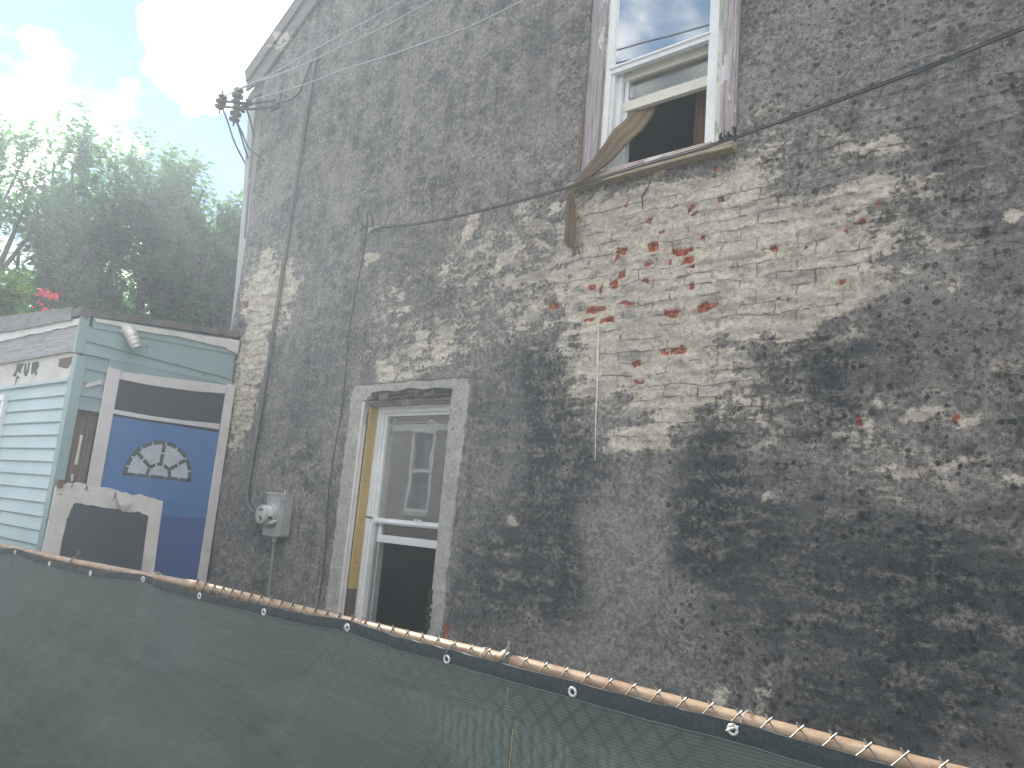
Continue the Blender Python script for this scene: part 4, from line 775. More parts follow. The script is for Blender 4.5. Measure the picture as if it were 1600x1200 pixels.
for k in range(8): a = R(-5 + k * 9); b.box(MC.x + .0835 * math.cos(a) - .004, MC.x + .0835 * math.cos(a) + .0015, -.215, -.165, MC.z + .0835 * math.sin(a) - .007, MC.z + .0835 * math.sin(a) + .007, Matrix.Rotation(-a, 3, 'Y'))
b.build('sticker', 'white_paint', mt_)
b = MB(); b.tube([(MC.x + .02, -.20, 1.435), (MC.x + .09, -.17, 1.46), (MC.x + .125, -.14, 1.478)], [.012, .022, .010], 8); b.build('lock_ring', 'grey_metal', mt_, 0, True)
MB().lathe((-5.86, -.06, 1.345), (0, 0, -1), [(0, .03), (.02, .03), (.02, .022), (.045, .022)], 14).build('gland', 'grey_metal', mt_)
o = MB().tube([(-5.86, -.06, 1.30), (-5.858, -.055, 1.1), (-5.85, -.05, .8), (-5.85, -.05, .05)], .014, 10).build('pipe', 'green_pipe', None, 0, True); tag(o, 'thin green pipe running down from the meter box', 'pipe')
o = MB().tube([(-6.30, -.045, 6.12), (-6.31, -.045, 5.6), (-6.335, -.045, 4.6), (-6.352, -.045, 3.4), (-6.375, -.045, 2.6), (-6.40, -.045, 2.1), (-6.41, -.045, 1.78), (-6.40, -.05, 1.66), (-6.35, -.055, 1.58), (-6.25, -.06, 1.53), (-6.1, -.06, 1.515), (-5.94, -.06, 1.51)], .019, 10).build('service_conduit', 'conduit_paint', None, 0, True); tag(o, 'dark conduit running down the wall into the meter', 'conduit')
cpts = []; random.seed(5)
for k in range(40):
    t = k / 39; z = 4.16 - 3.6 * t; cpts.append((-5.195 - .04 * math.sin(t * 3.0) + random.uniform(-.004, .004) + .02 * math.sin(t * 17), -.022, z))
cpts = [(-5.10, -.02, 4.02), (-5.13, -.022, 4.10), (-5.16, -.022, 4.17)] + cpts
o = MB().tube(cpts, .0055, 6).build('wall_cable', 'black_cable', None, 0, True); tag(o, 'thin black cable stapled down the wall left of the low window', 'cable')
CAB = [(-5.087,-.020,3.996),(-4.563,-.078,3.904),(-4.070,-.132,3.843),(-3.500,-.195,3.798),(-2.811,-.271,3.762),(-2.285,-.329,3.749),(-1.853,-.377,3.728),(-1.308,-.437,3.738),(-.854,-.487,3.755),(-.591,-.516,3.772),(-.354,-.542,3.793),(4.596,-1.088,4.236),(14.,-2.1,5.2)]
def smooth_pts(P, n=4):
    P = [Vector(p) for p in P]; out = []
    for i in range(len(P) - 1):
        p0, p1, p2, p3 = P[max(i-1, 0)], P[i], P[i+1], P[min(i+2, len(P)-1)]
        for k in range(n):
            t = k / n; out.append(.5 * ((2*p1) + (p2-p0)*t + (2*p0-5*p1+4*p2-p3)*t*t + (3*p1-p0-3*p2+p3)*t**3))
    return out + [P[-1]]
oc = thing('drop_cable', CAB[0], 'black cable strung along the wall crossing below the high window', 'cable')
MB().tube(smooth_pts(CAB, 3), .0062, 7).build('sheath', 'black_cable', oc, 0, True)
MB().tube([Vector(p) + Vector((0, -.004, .011)) for p in smooth_pts(CAB, 3)], .0030, 6).build('messenger_wire', 'black_cable', oc, 0, True)
b = MB(); b.tube([(-5.14, -.02, 3.985), (-5.05, -.03, 3.995), (-4.98, -.04, 3.982)], [.012, .008, .012], 8); b.build('clamp', 'aluminium_cable', oc)
MB().torus((-5.14, -.02, 3.99), (0, 1, 0), .018, .004, 14, 6).build('eye', 'bright_galvanised', oc)

# ------------------------------------------------------------------ service drop wires and insulator rack
WA = [(-7.30,-.431,5.691),(-6.886,-.457,5.661),(-6.620,-.474,5.622),(-6.099,-.506,5.579),(-5.507,-.543,5.549),(-4.887,-.582,5.513),(-4.286,-.619,5.480),(.696,-.929,5.300),(14,-1.8,5.5)]
WB = [(-7.30,-.293,5.834),(-6.886,-.331,5.776),(-6.047,-.408,5.614),(-5.370,-.470,5.516),(-4.691,-.532,5.427),(-3.979,-.597,5.368),(.983,-1.053,5.05),(14,-2.1,5.3)]
WC = [(-7.30,-.162,5.775),(-6.888,-.205,5.692),(-6.095,-.287,5.516),(-5.323,-.367,5.379),(-4.631,-.439,5.231),(-4.096,-.495,5.129),(-3.718,-.534,5.060),(-3.068,-.601,4.994),(1.880,-1.115,4.62),(14,-2.4,4.9)]
for w_, lb in ((WA, 'highest of the three overhead wires running right from the insulators'), (WB, 'middle one of the three overhead wires running right from the insulators'), (WC, 'lowest of the three overhead wires running right from the insulators')):
    o = MB().tube(smooth_pts(w_, 4), .0065, 6).build('overhead_wire', 'aluminium_cable', None, 0, True); tag(o, lb, 'wire', 'service wires from the insulator rack')
rk_ = thing('insulator_rack', (-7.2, -.1, 5.75), 'dark bracket with insulators sticking out from the top corner of the tall house', 'insulator')
b = MB()   # two arms from the wall to the tip
b.tube([(-6.95, -.01, 5.775), (-7.18, -.17, 5.72), (-7.32, -.44, 5.66)], .013, 8); b.tube([(-6.95, -.01, 5.70), (-7.18, -.17, 5.655), (-7.32, -.44, 5.60)], .013, 8)
b.build('arm', 'porcelain_dark', rk_)
def insulator(c, ax, s=1):
    prof = [(0, .014), (.01, .036), (.026, .040), (.034, .024), (.046, .024), (.056, .042), (.074, .044), (.084, .026), (.096, .026), (.106, .038), (.122, .034), (.134, .012)]
    a = Vector(ax).normalized(); return MB().lathe(Vector(c) - a * .067 * s, a, [(d * s, r * s) for d, r in prof], 16).build('insulator', 'porcelain_dark', rk_, 0, False)
insulator((-7.31, -.43, 5.65), (.1, .1, 1), 1.25); insulator((-7.27, -.285, 5.775), (.1, 0, 1), 1.4); insulator((-7.27, -.275, 5.58), (.1, 0, 1), 1.4); insulator((-7.24, -.20, 5.70), (.6, .3, .7), 1.2)
b = MB(); b.cyl((-7.31, -.43, 5.52), (-7.31, -.43, 5.78), .008); b.cyl((-7.27, -.28, 5.44), (-7.27, -.285, 5.86), .009); b.build('pin', 'porcelain_dark', rk_)
MB().box(-7.02, -6.88, -.03, .0, 5.66, 5.82).build('base_plate', 'porcelain_dark', rk_, .004)
for P_, lb in (([(-7.30, -.42, 5.60), (-7.36, -.30, 5.50), (-7.44, -.15, 5.36), (-7.50, .05, 5.20)], 'outermost lead wire drooping from the insulators'),
               ([(-7.27, -.27, 5.52), (-7.28, -.17, 5.42), (-7.26, -.08, 5.28), (-7.13, -.03, 5.18), (-7.02, -.02, 5.10)], 'lead wire drooping from the insulators onto the wall corner'),
               ([(-7.26, -.27, 5.52), (-7.31, -.16, 5.40), (-7.38, -.06, 5.32), (-7.42, .02, 5.24)], 'inner lead wire drooping behind the house corner'),
               ([(-7.24, -.19, 5.68), (-7.24, -.15, 5.62), (-7.27, -.09, 5.56), (-7.36, .02, 5.47)], 'short curved lead wire behind the corner'),
               ([(-7.0, -.02, 5.74), (-6.8, -.06, 5.68), (-6.62, -.05, 5.66), (-6.5, -.04, 5.72), (-6.42, -.04, 5.9), (-6.34, -.04, 6.02)], 'loop of wire from the bracket up to the conduit head')):
    o = MB().tube(smooth_pts(P_, 4), .0095, 6).build('lead_wire', 'black_cable', None, 0, True); tag(o, lb, 'wire', 'lead wires hanging at the house corner')

# ------------------------------------------------------------------ curtains
def loft(name, sp, mat, label, folds=5, depth=.02, nu=40, seed=1, cat='curtain'):
    """sp: (x, y, z, half width, cross dir (x,z))"""
    r = random.Random(seed); ph = [r.uniform(0, 6.28) for _ in range(3)]
    P = smooth_pts([s[:3] for s in sp], 8); n = len(P); Wd = np.interp(np.linspace(0, len(sp)-1, n), range(len(sp)), [s[3] for s in sp])
    cx_ = np.interp(np.linspace(0, len(sp)-1, n), range(len(sp)), [s[4][0] for s in sp]); cz_ = np.interp(np.linspace(0, len(sp)-1, n), range(len(sp)), [s[4][1] for s in sp])
    V = []; F = []
    for i in range(n):
        c = Vector((cx_[i], 0, cz_[i])).normalized()
        for k in range(nu + 1):
            u = k / nu * 2 - 1; f = depth * (math.sin(folds * 3.1 * u + ph[0] + i * .02) + .5 * math.sin(folds * 7.3 * u + ph[1] + i * .03)) * min(1, Wd[i] / .05)
            p = P[i] + c * (u * Wd[i]) + Vector((0, f, 0)); V.append(p[:])
    for i in range(n - 1):
        for k in range(nu): a = i * (nu + 1) + k; F.append((a, a + 1, a + nu + 2, a + nu + 1))
    fold_shade = np.tile(.5 + .5 * np.sin(np.linspace(-1, 1, nu + 1) * folds * 7.3 + ph[1] + .8) * np.random.default_rng(seed).uniform(.4, 1, nu + 1), n)  # pleat shading put into the colour, darker along the folds
    o = grid_mesh(name, V, F, mat, None, True, dict(fold=fold_shade)); so_ = o.modifiers.new('thickness', 'SOLIDIFY'); so_.thickness = .0015; tag(o, label, cat); return o
loft('curtain', [(-2.58, .26, 4.70, .10, (1, -.1)), (-2.55, .16, 4.48, .085, (1, -.35)), (-2.575, .05, 4.285, .088, (.8, -.6)), (-2.615, -.04, 4.165, .088, (.75, -.65)), (-2.70, -.075, 4.04, .070, (.7, -.7)), (-2.80, -.105, 3.94, .045, (.7, -.7)), (-2.885, -.125, 3.875, .020, (.7, -.7)), (-2.935, -.122, 3.80, .024, (1, -.1)), (-2.945, -.085, 3.70, .038, (1, 0)), (-2.955, -.070, 3.55, .046, (1, .05)), (-2.962, -.060, 3.49, .044, (1, -.15)), (-2.955, -.050, 3.45, .030, (1, -.4))], 'curtain_tan', 'tan curtain blown out over the left end of the high sill', 7, .011, 60, 3)
for xa, mt2, lb in ((-2.19, 'curtain_red', 'reddish brown curtain edge inside the high window'), (-2.09, 'curtain_tan', 'folded brown curtain at the right side inside the high window')):
    loft('curtain', [(xa, .22, 5.6, .04, (1, 0)), (xa + .005, .22, 4.8, .04, (1, 0)), (xa - .005, .22, 4.0, .045, (1, 0)), (xa, .22, 3.4, .045, (1, 0))], mt2, lb, 4, .012, 20, 7)

# ------------------------------------------------------------------ chain link fence
fence = thing('chain_link_fence', (-1.5, -2.11, 0), 'rusty chain link fence with a round top rail in front of the house', 'fence')
RX = [-12, -5.78, -4.75, -4.0, -3.245, -2.227, -1.44, -.89, -.41, 3.5]; RZ = [1.205, 1.204, 1.209, 1.222, 1.2345, 1.2263, 1.222, 1.212, 1.2034, 1.19]
def railz(x): return float(np.interp(x, RX, RZ))
RY = -2.14
xsr = np.linspace(-12, 3.5, 120)
MB().tube([(x, RY, railz(x)) for x in xsr if x <= -3.28] + [(-3.24, RY, railz(-3.24))], .0195, 14).build('top_rail', 'rusty_pipe', fence, 0, True)
MB().tube([(-3.26, RY, railz(-3.25))] + [(x, RY, railz(x)) for x in xsr if x > -3.2], .0215, 14).build('top_rail', 'rusty_pipe', fence, 0, True)
MB().tube([(-3.40, RY, railz(-3.40)), (-3.22, RY, railz(-3.22))], .024, 14).build('rail_sleeve', 'rusty_pipe', fence, 0, True)
def post(x, band):
    b = MB(); b.tube([(x, RY + .045, 0), (x, RY + .045, railz(x) - .01)], .024, 12); p = b.build('post', 'galvanised', fence, 0, True)
    b = MB(); z = railz(x)
    if band: b.torus((x, RY, z), (1, 0, 0), .030, .005, 18, 6); b.tube([(x + .01, RY, z + .03), (x + .01, RY, z + .062)], [.008, .005], 8)
    else:
        b.lathe((x - .022, RY, z + .004), (1, 0, 0), [(.004, .022), (.010, .029), (.022, .031), (.034, .029), (.040, .022)], 18); b.lathe((x, RY, z + .028), (0, 0, 1), [(0, .010), (.008, .009), (.014, .005), (.026, .004), (.029, .001)], 12)
    b.build('post_cap', 'galvanised', fence, 0, True)
for x, bd in ((-10.3, False), (-7.4, False), (-4.60, True), (-1.51, False), (1.4, False)): post(x, bd)
# woven wire with knotted tops
GX = .0705; WY = RY - .0265
links = MB(); k = 0; x = -8.4
Vl = []; Fl = []
def wire_poly(pts, r):
    base = len(Vl)
    for i, p in enumerate(pts):
        p = Vector(p); t = (Vector(pts[min(i+1, len(pts)-1)]) - Vector(pts[max(i-1, 0)])).normalized(); a = t.cross(Vector((0, 1, 0))).normalized(); b = t.cross(a)
        for s in range(4): q = p + (a * math.cos(s * math.pi / 2) + b * math.sin(s * math.pi / 2)) * r; Vl.append(q[:])
    for i in range(len(pts) - 1):
        for s in range(4): Fl.append((base + i*4 + s, base + i*4 + (s+1) % 4, base + (i+1)*4 + (s+1) % 4, base + (i+1)*4 + s))
random.seed(31)
xx = -8.4; kk = 0
knots = []
while xx < 1.6:
    top = railz(xx) + (.020 if xx > -3.30 else -.052) + random.uniform(-.002, .002)
    if xx > -3.3: knots.append((xx, top))
    for sgn in (-1, 1):
        pts = []; z = top; j = 0
        while z > .55:
            pts.append((xx + (0 if j % 2 == 0 else sgn * GX / 2) + random.uniform(-.0008, .0008), WY + (.003 if (j % 2) == 0 else -.003) * sgn - .001, z)); z -= GX * .50; j += 1
        if sgn == -1:    # front wire of the pair; the other returns behind
            pts = [(xx + .010, WY - .004, top + .012)] + pts
        else: pts = [(xx - .008, WY + .002, top + .014)] + pts
        wire_poly(pts, .0018)
    xx += GX; kk += 1
for (x, z) in knots:
    wire_poly([(x - .004, WY - .005, z - .003), (x + .002, WY - .006, z + .003), (x + .010, WY - .003, z + .011)], .0025); wire_poly([(x + .005, WY - .001, z - .004), (x - .002, WY - .004, z + .004), (x - .008, WY, z + .014)], .0022)
o = grid_mesh('chain_mesh', Vl, Fl, 'galvanised', fence, False)
for x in (-5.40, -1.60, -.20): MB().torus((x, RY, railz(x)), (1, .15, 0), .0245, .0022, 18, 5).build('tie_wire', 'bright_galvanised', fence)

# ------------------------------------------------------------------ green privacy screen
scr = thing('privacy_screen', (-2.5, -2.19, .6), 'dark green mesh privacy screen laced to the chain link fence', 'screen')
TX = [-12, -6.5, -5.669, -5.361, -5.039, -4.6, -4.338, -4.1, -3.902, -3.697, -3.517, -3.123, -2.707, -2.45, -2.2, -1.95, -1.711, -1.48, -1.243, -1.0, -.789, -.5, -.1, .4, 3.5]
TZ = [1.20, 1.19, 1.192, 1.222, 1.205, 1.198, 1.202, 1.212, 1.228, 1.240, 1.222, 1.219, 1.228, 1.230, 1.244, 1.228, 1.226, 1.222, 1.219, 1.214, 1.216, 1.204, 1.200, 1.195, 1.18]
def topz_(x): return np.interp(x, TX, TZ)
sx = np.concatenate([np.linspace(-12, -6, 60)[:-1], np.linspace(-6, -2.4, 300), np.linspace(-2.394, .3, 480), np.linspace(.32, 3.5, 40)[1:]]); sv = np.linspace(0, 1, 200)
SXG, SV = np.meshgrid(sx, sv, indexing='ij'); TZG = topz_(SXG); 
def bulge(x, d):
    """distance of the cloth in front of the wire, d = depth below the top edge"""
    big = (fbm(x * 1.3 + 20, d * 2.2 + x * .3, 201, 4) - .45) * np.interp(x, [-2.4, -1.5], [.075, .03]) * np.clip(d * 3, 0, 1)
    tug = (fbm(x * 5 + 50, d * 4 + x * 1.4 + 9, 211, 4) - .5) * .018 * np.clip(d * 6, 0, 1)
    return np.maximum(.004, .010 + big + tug) + .004 * np.sin(x * 40 + 3 * np.sin(x * 7)) * np.exp(-d * 14)
D = SV * (TZG - .06); ZG = TZG - D; BG = bulge(SXG, D); RT = np.interp(SXG, RX, RZ) + np.where(SXG > -3.30, .020, -.052)
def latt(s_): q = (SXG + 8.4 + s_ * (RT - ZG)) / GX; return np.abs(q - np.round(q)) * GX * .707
DM = np.minimum(latt(1), latt(-1)); WIRE_SHADE = np.exp(-(DM / .0045)**2) * np.clip(1.15 - (BG - .006) / .016, 0, 1) * np.clip(.45 + (fbm(SXG * 3, ZG * 3, 231) - .5) * 4, .1, 1) * np.interp(SXG, [-2.6, -1.5], [.12, .85])  # shade of the wires behind, painted as dark lines; also embossed
YG = WY - .006 - BG - WIRE_SHADE * .0025
V = np.stack([SXG, YG, ZG], -1).reshape(-1, 3); nI, nJ = SXG.shape; I, J = np.meshgrid(np.arange(nI - 1), np.arange(nJ - 1), indexing='ij'); a = (I * nJ + J).ravel()
grid_mesh('cloth', V, np.stack([a, a + nJ, a + nJ + 1, a + 1], -1), 'screen_cloth', scr, True, dict(wire_shade=WIRE_SHADE.ravel()))
HW = np.interp(sx, [-12, -3, -2, -.8, 3.5], [.034, .036, .042, .046, .046])
Vh = []; 
for i, x in enumerate(sx):
    for j in range(5):
        d = -.001 + HW[i] * j / 4; yy = WY - .006 - float(bulge(np.array([x]), np.array([max(d, 0)]))[0]) - .0035 - .002 * math.sin(j / 4 * math.pi)
        Vh.append((x, yy, topz_(x) - d))
a = np.array([[i * 5 + j for j in range(4)] for i in range(len(sx) - 1)]).ravel()
hem = grid_mesh('hem', Vh, np.stack([a, a + 5, a + 6, a + 1], -1), 'hem_cloth', scr)
st = [(x, Vh[i*5+4][1] - .0012, Vh[i*5+4][2] + .002) for i, x in enumerate(sx)][::2]
MB().tube(st, .0008, 4).build('stitching', 'thread', scr)
MB().tube([(x, Vh[i*5][1] - .0006, Vh[i*5][2]) for i, x in enumerate(sx)][::2], .0012, 4).build('stitching', 'fan_grey', scr)
seam = MB(); seam.tube([(-1.435, float(YG[np.argmin(abs(sx + 1.435)), j]) - .0018, float(ZG[np.argmin(abs(sx + 1.435)), j])) for j in range(28, 198, 4)], .0010, 4); seam.build('seam', 'yellow_board', scr)
GR = [(-5.84, 1.196), (-5.361, 1.199), (-4.818, 1.183), (-4.27, 1.188), (-3.697, 1.221), (-3.189, 1.206), (-2.701, 1.205), (-2.196, 1.221), (-1.707, 1.199), (-1.241, 1.194), (-.789, 1.200), (-.33, 1.185), (.13, 1.18)]
for gx, gz in GR:
    yy = WY - .006 - float(bulge(np.array([gx]), np.array([.03]))[0]) - .008
    g = MB().torus((gx, yy, gz), (0, 1, .12), .0105, .0036, 20, 8).build('grommet', 'grommet', scr, 0, True)
    if gx in (-5.361, -3.697, -2.196, -.789):
        zr = railz(gx); r = .026
        P_ = [(gx, yy - .003, gz), (gx + .004, yy - .010, gz + .012)] + [(gx + .006 + .012 * k / 10, RY - (r + .003) * math.cos(R(-20 + 20 * k)), zr + (r + .001) * math.sin(R(-20 + 20 * k))) for k in range(11)]
        MB().tube(P_, .0022, 6).build('tie', 'bright_galvanised', g)
        MB().tube([(gx - .012, yy - .006, gz - .004), (gx + .0, yy - .012, gz + .004), (gx + .016, yy - .006, gz + .010)], .002, 5).build('tie_end', 'bright_galvanised', g)
    elif gx == -1.707: MB().tube([(gx, yy - .003, gz + .008), (gx - .001, yy - .004, gz + .02), (gx - .003, WY - .004, gz + .042)], .0022, 6).build('tie', 'galvanised', g)

# ------------------------------------------------------------------ trees
def leaf_arrays(P, T, U, L, Wd, tone):
    """P base, T direction, U side vector, L length, Wd half width -> folded pointed leaves"""
    n = len(P); Nn = np.cross(T, U); c = lambda v: v[:, None]
    V = np.stack([P, P + T*c(L*.30) + U*c(Wd) + Nn*c(Wd*.35), P + T*c(L*.68) + U*c(Wd*.8) + Nn*c(Wd*.2) - Nn*c(L*.05), P + T*c(L) - Nn*c(L*.16),
                  P + T*c(L*.68) - U*c(Wd*.8) + Nn*c(Wd*.2) - Nn*c(L*.05), P + T*c(L*.30) - U*c(Wd) + Nn*c(Wd*.35)], 1).reshape(-1, 3)
    b = np.arange(n) * 6; F = np.concatenate([np.stack([b, b+1, b+2, b+3], -1), np.stack([b, b+3, b+4, b+5], -1)]); return V, F, np.repeat(tone, 6)
def norm(v): return v / np.maximum(np.linalg.norm(v, axis=1, keepdims=True), 1e-6)
def foliage(rng, twigs0, twigs1, per, L, jitter=.03, droop=.35):
    n = len(twigs0); t = np.tile((np.arange(per) + .5) / per, n) + rng.uniform(-.5, .5, n * per) / per; i = np.repeat(np.arange(n), per)
    D = norm(twigs1 - twigs0)[i]; P = twigs0[i] + (twigs1 - twigs0)[i] * c_(t); rnd = norm(rng.normal(size=(n*per, 3))); side = norm(np.cross(D, rnd))
    T = norm(D * .45 + side * .9 + np.array([0, 0, -droop]) + rng.normal(size=(n*per, 3)) * .22); U = norm(np.cross(T, norm(rng.normal(size=(n*per, 3)) * .55 + np.array([0, 0, 1])))); ln = L * rng.uniform(.6, 1.25, n*per)
    return leaf_arrays(P, T, U, ln, ln * rng.uniform(.19, .27, n*per), np.clip(rng.normal(.4, .28, n*per), 0, 1))
def c_(t): return t[:, None]
def tree(base, lobes, ntw, per, L, seed, label, shoots=(), gap=.85):
    rng = np.random.default_rng(seed); base = Vector(base); root = thing('leafy_tree', base, label, 'tree', 'trees beyond the shed')
    lob = np.array(lobes, dtype=float); vol = lob[:, 3] * lob[:, 4] * lob[:, 5]; pick = rng.choice(len(lob), ntw, p=vol / vol.sum())
    d = norm(rng.normal(size=(ntw, 3))); r = rng.uniform(0, 1, ntw) ** .5 * (.62 + .85 * fbm(d[:, 0] * 2.2 + pick * 5 + 30, d[:, 2] * 2.2 + d[:, 1] * 1.7 + 30, seed + 50, 3)); C0 = lob[pick, :3]; ext = lob[pick, 3:6]; tip = C0 + d * ext * c_(r)
    g = fbm(tip[:, 0] * 1.9 + tip[:, 1] * 1.7, tip[:, 2] * 1.9 + 40, seed, 3); keep = g > np.quantile(g, gap * .45); tip = tip[keep]; d = d[keep]; ext = ext[keep]
    up = np.array([0, 0, 1.0]); dirn = norm(d * .6 + up * .75 + rng.normal(size=d.shape) * .3); ln = rng.uniform(.3, .65, len(tip)); t0 = tip - dirn * c_(ln)
    if len(shoots):
        s = np.array(shoots, dtype=float); extra0 = []; extra1 = []
        for (x, y, z, h) in s:
            for k in range(5): o = rng.normal(size=3) * [.16, .16, .12]; a0 = np.array([x, y, z - h]) + o; extra0.append(a0); extra1.append(a0 + np.array([rng.normal() * .12, rng.normal() * .12, h * rng.uniform(.7, 1.1)]))
        t0 = np.concatenate([t0, extra0]); tip = np.concatenate([tip, extra1])
    V, F, tone = foliage(rng, t0, tip, per, L); tone = np.clip(tone * .5 + (fbm(V[:, 1] * 2.3 + V[:, 0] * 1.3 + 60, V[:, 2] * 2.3 + 40, seed + 9, 3) - .36) * 2.2, 0, 1)
    grid_mesh('crown', V, F, 'leaf', root, False, dict(tone=tone))
    # twigs as thin three-sided prisms
    m_ = rng.permutation(len(t0))[:int(len(t0) * .8)]; a = t0[m_]; b = tip[m_]; D = norm(b - a); s1 = norm(np.cross(D, up + .01)); s2 = np.cross(D, s1); rr = .0065
    Vt = np.concatenate([a + s1*rr, a - s1*rr*.5 + s2*rr*.87, a - s1*rr*.5 - s2*rr*.87, b]); n = len(a); i = np.arange(n); Ft = np.concatenate([np.stack([i, i+n, i+3*n], -1), np.stack([i+n, i+2*n, i+3*n], -1), np.stack([i+2*n, i, i+3*n], -1)])
    grid_mesh('twigs', Vt, Ft, 'bark', root, False)['kind'] = 'stuff'
    zt = lob[:, 2].mean(); tr = MB(); cx, cy = lob[:, 0].mean(), lob[:, 1].mean(); fork = Vector((base.x * .7 + cx * .3, base.y * .7 + cy * .3, zt * .45))
    tr.tube(smooth_pts([base, base + Vector((.05, .03, fork.z * .5)), fork], 4), [.19 - .006 * k for k in range(9)], 10); random.seed(seed)
    tr.build('trunk', 'bark', root, 0, True)
    lb_ = MB()
    for (x, y, z, ax, ay, az) in lobes:
        for k in range(7):
            e = Vector((x + random.uniform(-.75, .75) * ax, y + random.uniform(-.75, .75) * ay, z + random.uniform(-.3, .5) * az)); mid = fork.lerp(e, .45) + Vector((random.uniform(-.25, .25), random.uniform(-.25, .25), .1))
            pts = smooth_pts([fork - Vector((0, 0, random.uniform(0, .5))), mid, e], 4); lb_.tube(pts, [.075 * (1 - i / len(pts)) + .012 for i in range(len(pts))], 6)
    lb_.build('limbs', 'bark', root, 0, True); return root
tree((-15.6, -.6, 0), [(-15.5, -.9, 5.4, 1.3, 1.1, 1.9), (-15.5, -.2, 6.5, .95, .9, 1.45), (-15.7, -1.9, 5.6, 1.2, .9, 1.8)], 1500, 13, .13, 3, 'leafy green tree at the left edge, closest to the sun glare', [(-15.5, .1, 8.15, .8), (-15.5, -.25, 7.9, .7), (-15.6, -.7, 7.8, .7), (-15.4, .45, 8.0, .5)])
tree((-15.4, 1.2, 0), [(-15.2, .9, 5.8, 1.2, .85, 1.9), (-15.2, .95, 7.2, .8, .62, 1.15), (-15.0, 1.75, 6.9, .8, .65, 1.3), (-15.0, 1.6, 5.0, 1.0, .9, 1.2)], 1650, 13, .13, 4, 'tallest leafy tree with upright shoots behind the shed corner', [(-15.2, 1.0, 8.75, .9), (-15.2, .62, 8.45, .7), (-15.1, 1.35, 8.3, .6), (-15.0, 1.75, 8.5, .8), (-15.0, 2.0, 8.2, .6)])
tree((-14.6, 2.8, 0), [(-14.6, 2.5, 6.4, 1.1, .9, 1.7), (-14.6, 2.55, 5.0, 1.1, 1.0, 1.2), (-14.6, 2.5, 7.4, .7, .65, 1.0)], 1600, 13, .13, 5, 'rounded leafy tree over the blue door', [(-14.7, 2.5, 8.5, .8), (-14.6, 2.75, 8.0, .6), (-14.7, 2.25, 8.2, .6)])
tree((-14.2, 3.9, 0), [(-14.2, 3.6, 5.6, 1.0, .9, 1.5), (-14.2, 3.65, 6.7, .8, .7, 1.15), (-14.3, 3.1, 6.2, .8, .6, 1.2), (-14.2, 4.5, 5.9, .9, .8, 1.5), (-14.2, 4.1, 4.9, .9, .8, 1.0)], 2100, 13, .13, 6, 'leafy tree closest to the corner of the tall house', [(-14.1, 3.62, 7.9, .8), (-14.2, 3.35, 7.3, .5), (-14.1, 3.9, 7.8, .7)])
tree((-19.5, 2.5, 0), [(-19.5, 1.2, 5.2, 1.6, 1.9, 2.0), (-19.0, 3.8, 5.4, 1.6, 1.7, 2.0), (-20, -1.6, 5.0, 1.6, 1.6, 2.1)], 800, 12, .15, 8, 'darker tree mass seen through gaps behind the other crowns')

# flowering vine over the shed's far end
vroot = thing('flowering_vine', (-12.4, -.3, 0), 'yellow green vine with red flowers above the shed roof at left', 'plant'); rng = np.random.default_rng(21)
cl = np.array([(-12.6, -.95, 4.15, .5, .45, .45), (-12.5, -.5, 4.2, .4, .35, .42), (-12.5, -1.3, 4.4, .5, .5, .4), (-12.2, -.15, 3.85, .35, .35, .22), (-12.7, -.75, 4.5, .3, .3, .25)]); k = rng.choice(len(cl), 420); d = norm(rng.normal(size=(420, 3))); tip = cl[k, :3] + d * cl[k, 3:] * c_(rng.uniform(.3, 1, 420)); t0 = tip - norm(d + [0, 0, .4]) * .28
V, F, tone = foliage(rng, t0, tip, 8, .135, droop=.5); grid_mesh('leaves', V, F, 'vine_leaf', vroot, False, dict(tone=np.clip(tone + .15, 0, 1)))
b = MB(); b.tube(smooth_pts([(-12.4, -.3, 0), (-12.35, -.5, 2), (-12.5, -.6, 3.4), (-12.55, -.75, 4.3)], 5), .03, 7); b.tube(smooth_pts([(-12.35, -.5, 2), (-12.4, -.2, 3.0), (-12.3, -.1, 3.9)], 5), .02, 7); b.build('stem', 'bark', vroot, 0, True)
random.seed(17)
for fx_, fy_, fz_, nf in ((-11.45, -0.41, 4.12, 5), (-11.42, -0.32, 4.10, 6), (-11.39, -0.23, 4.09, 4), (-11.42, -0.32, 3.91, 4), (-11.45, -0.40, 3.95, 2), (-11.43, -0.34, 3.84, 2)):
    b = MB()
    for q in range(nf * 2):
        c = Vector((fx_ + random.uniform(-.1, .1), fy_ + random.uniform(-.07, .07), fz_ + random.uniform(-.04, .04))); ax = Vector((random.uniform(-.4, 1), random.uniform(-1, .2), random.uniform(-.3, .8))).normalized()
        b.lathe(c, ax, [(0, .004), (.022, .006), (.033, .011), (.040, .023), (.038, .008)], 7)
    b.build('flower_spray', 'red_petal', vroot)

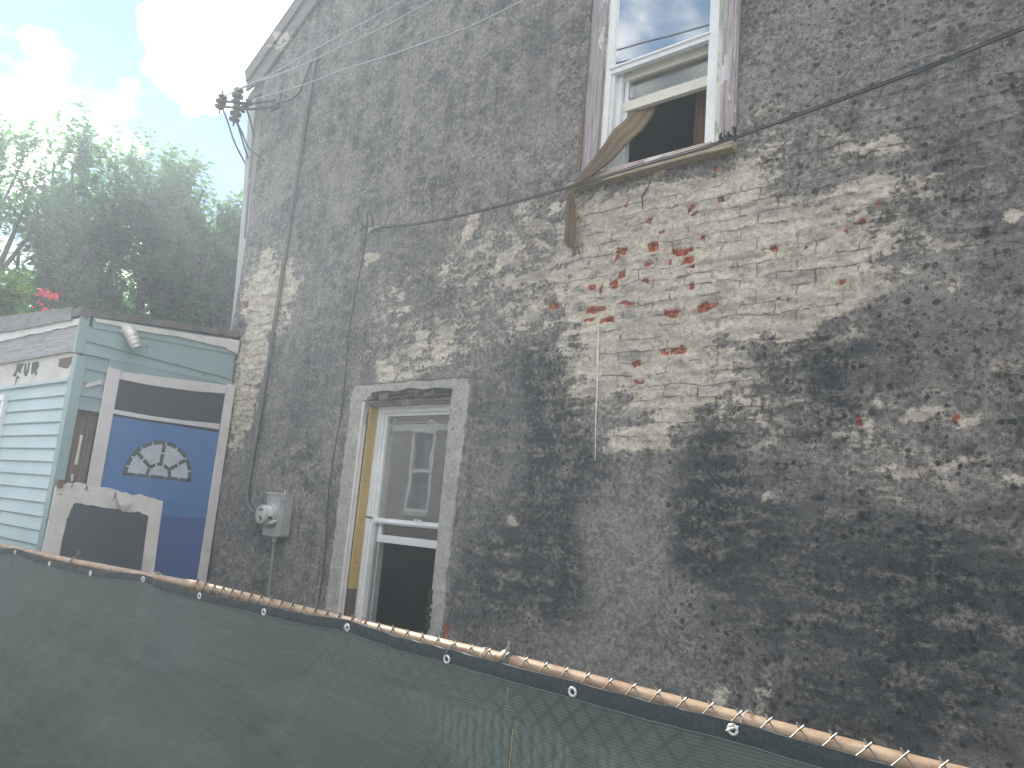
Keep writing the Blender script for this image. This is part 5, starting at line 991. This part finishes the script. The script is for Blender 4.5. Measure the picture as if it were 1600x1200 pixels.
# ------------------------------------------------------------------ brick house across the street (seen mirrored in the low window)
oh = thing('brick_house', (-17, -14, 0), 'brown brick house across the street facing the rendered wall', 'house')
b = MB(); W0, W1, Z0, Z1 = -17.72, -16.70, 1.72, 4.20
b.box(-21.5, W0, -12.3, -12, 0, 7.5); b.box(W1, -12.8, -12.3, -12, 0, 7.5); b.box(W0, W1, -12.3, -12, 0, Z0); b.box(W0, W1, -12.3, -12, Z1, 7.5)
b.build('wall', 'far_brick', oh)
b = MB(); b.box(-21.5, -21.2, -19, -12.3, 0, 7.5); b.box(-13.1, -12.8, -19, -12.3, 0, 7.5); b.box(-21.2, -13.1, -19, -18.7, 0, 7.5); b.build('side_wall', 'far_brick', oh)
b = MB(); b.prism([(-21.8, -11.7, 7.4), (-21.8, -15.4, 9.4), (-21.8, -19.3, 7.4)], (1, 0, 0), 9.3); b.build('roof', 'shingles', oh)
b = MB(); b.box(W0, W0 + .09, -12.12, -11.98, Z0, Z1); b.box(W1 - .09, W1, -12.12, -11.98, Z0, Z1); b.box(W0 + .09, W1 - .09, -12.12, -11.98, Z1 - .09, Z1); b.box(W0 + .09, W1 - .09, -12.12, -11.98, Z0, Z0 + .09); b.box(W0 + .09, W1 - .09, -12.12, -12.0, 2.88, 2.97)
wf = b.build('window', 'white_paint', oh)
MB().box(W0 + .09, W1 - .09, -12.10, -12.09, Z0 + .09, Z1 - .09).build('pane', 'dark_paint', wf)
MB().box(W0 - .1, W1 + .1, -12, -11.86, Z0 - .12, Z0).build('sill', 'stone_sill', wf)

# ------------------------------------------------------------------ added scattering volume standing in for veiling lens glare
hz = MB().box(-78, 78, -78, 78, -1.0, 11.2).build('glare_haze', 'tar', None); mt, nt, o_ = newmat('glare_haze_air')
pv = N(nt, 'ShaderNodeVolumePrincipled'); pv.inputs['Color'].default_value = (.80, .91, 1, 1); pv.inputs['Density'].default_value = .0105; pv.inputs['Anisotropy'].default_value = .36
nt.links.new(pv.outputs[0], o_.inputs[1]); hz.data.materials.clear(); hz.data.materials.append(mt); hz['kind'] = 'stuff'; hz['label'] = 'added haze in the air'
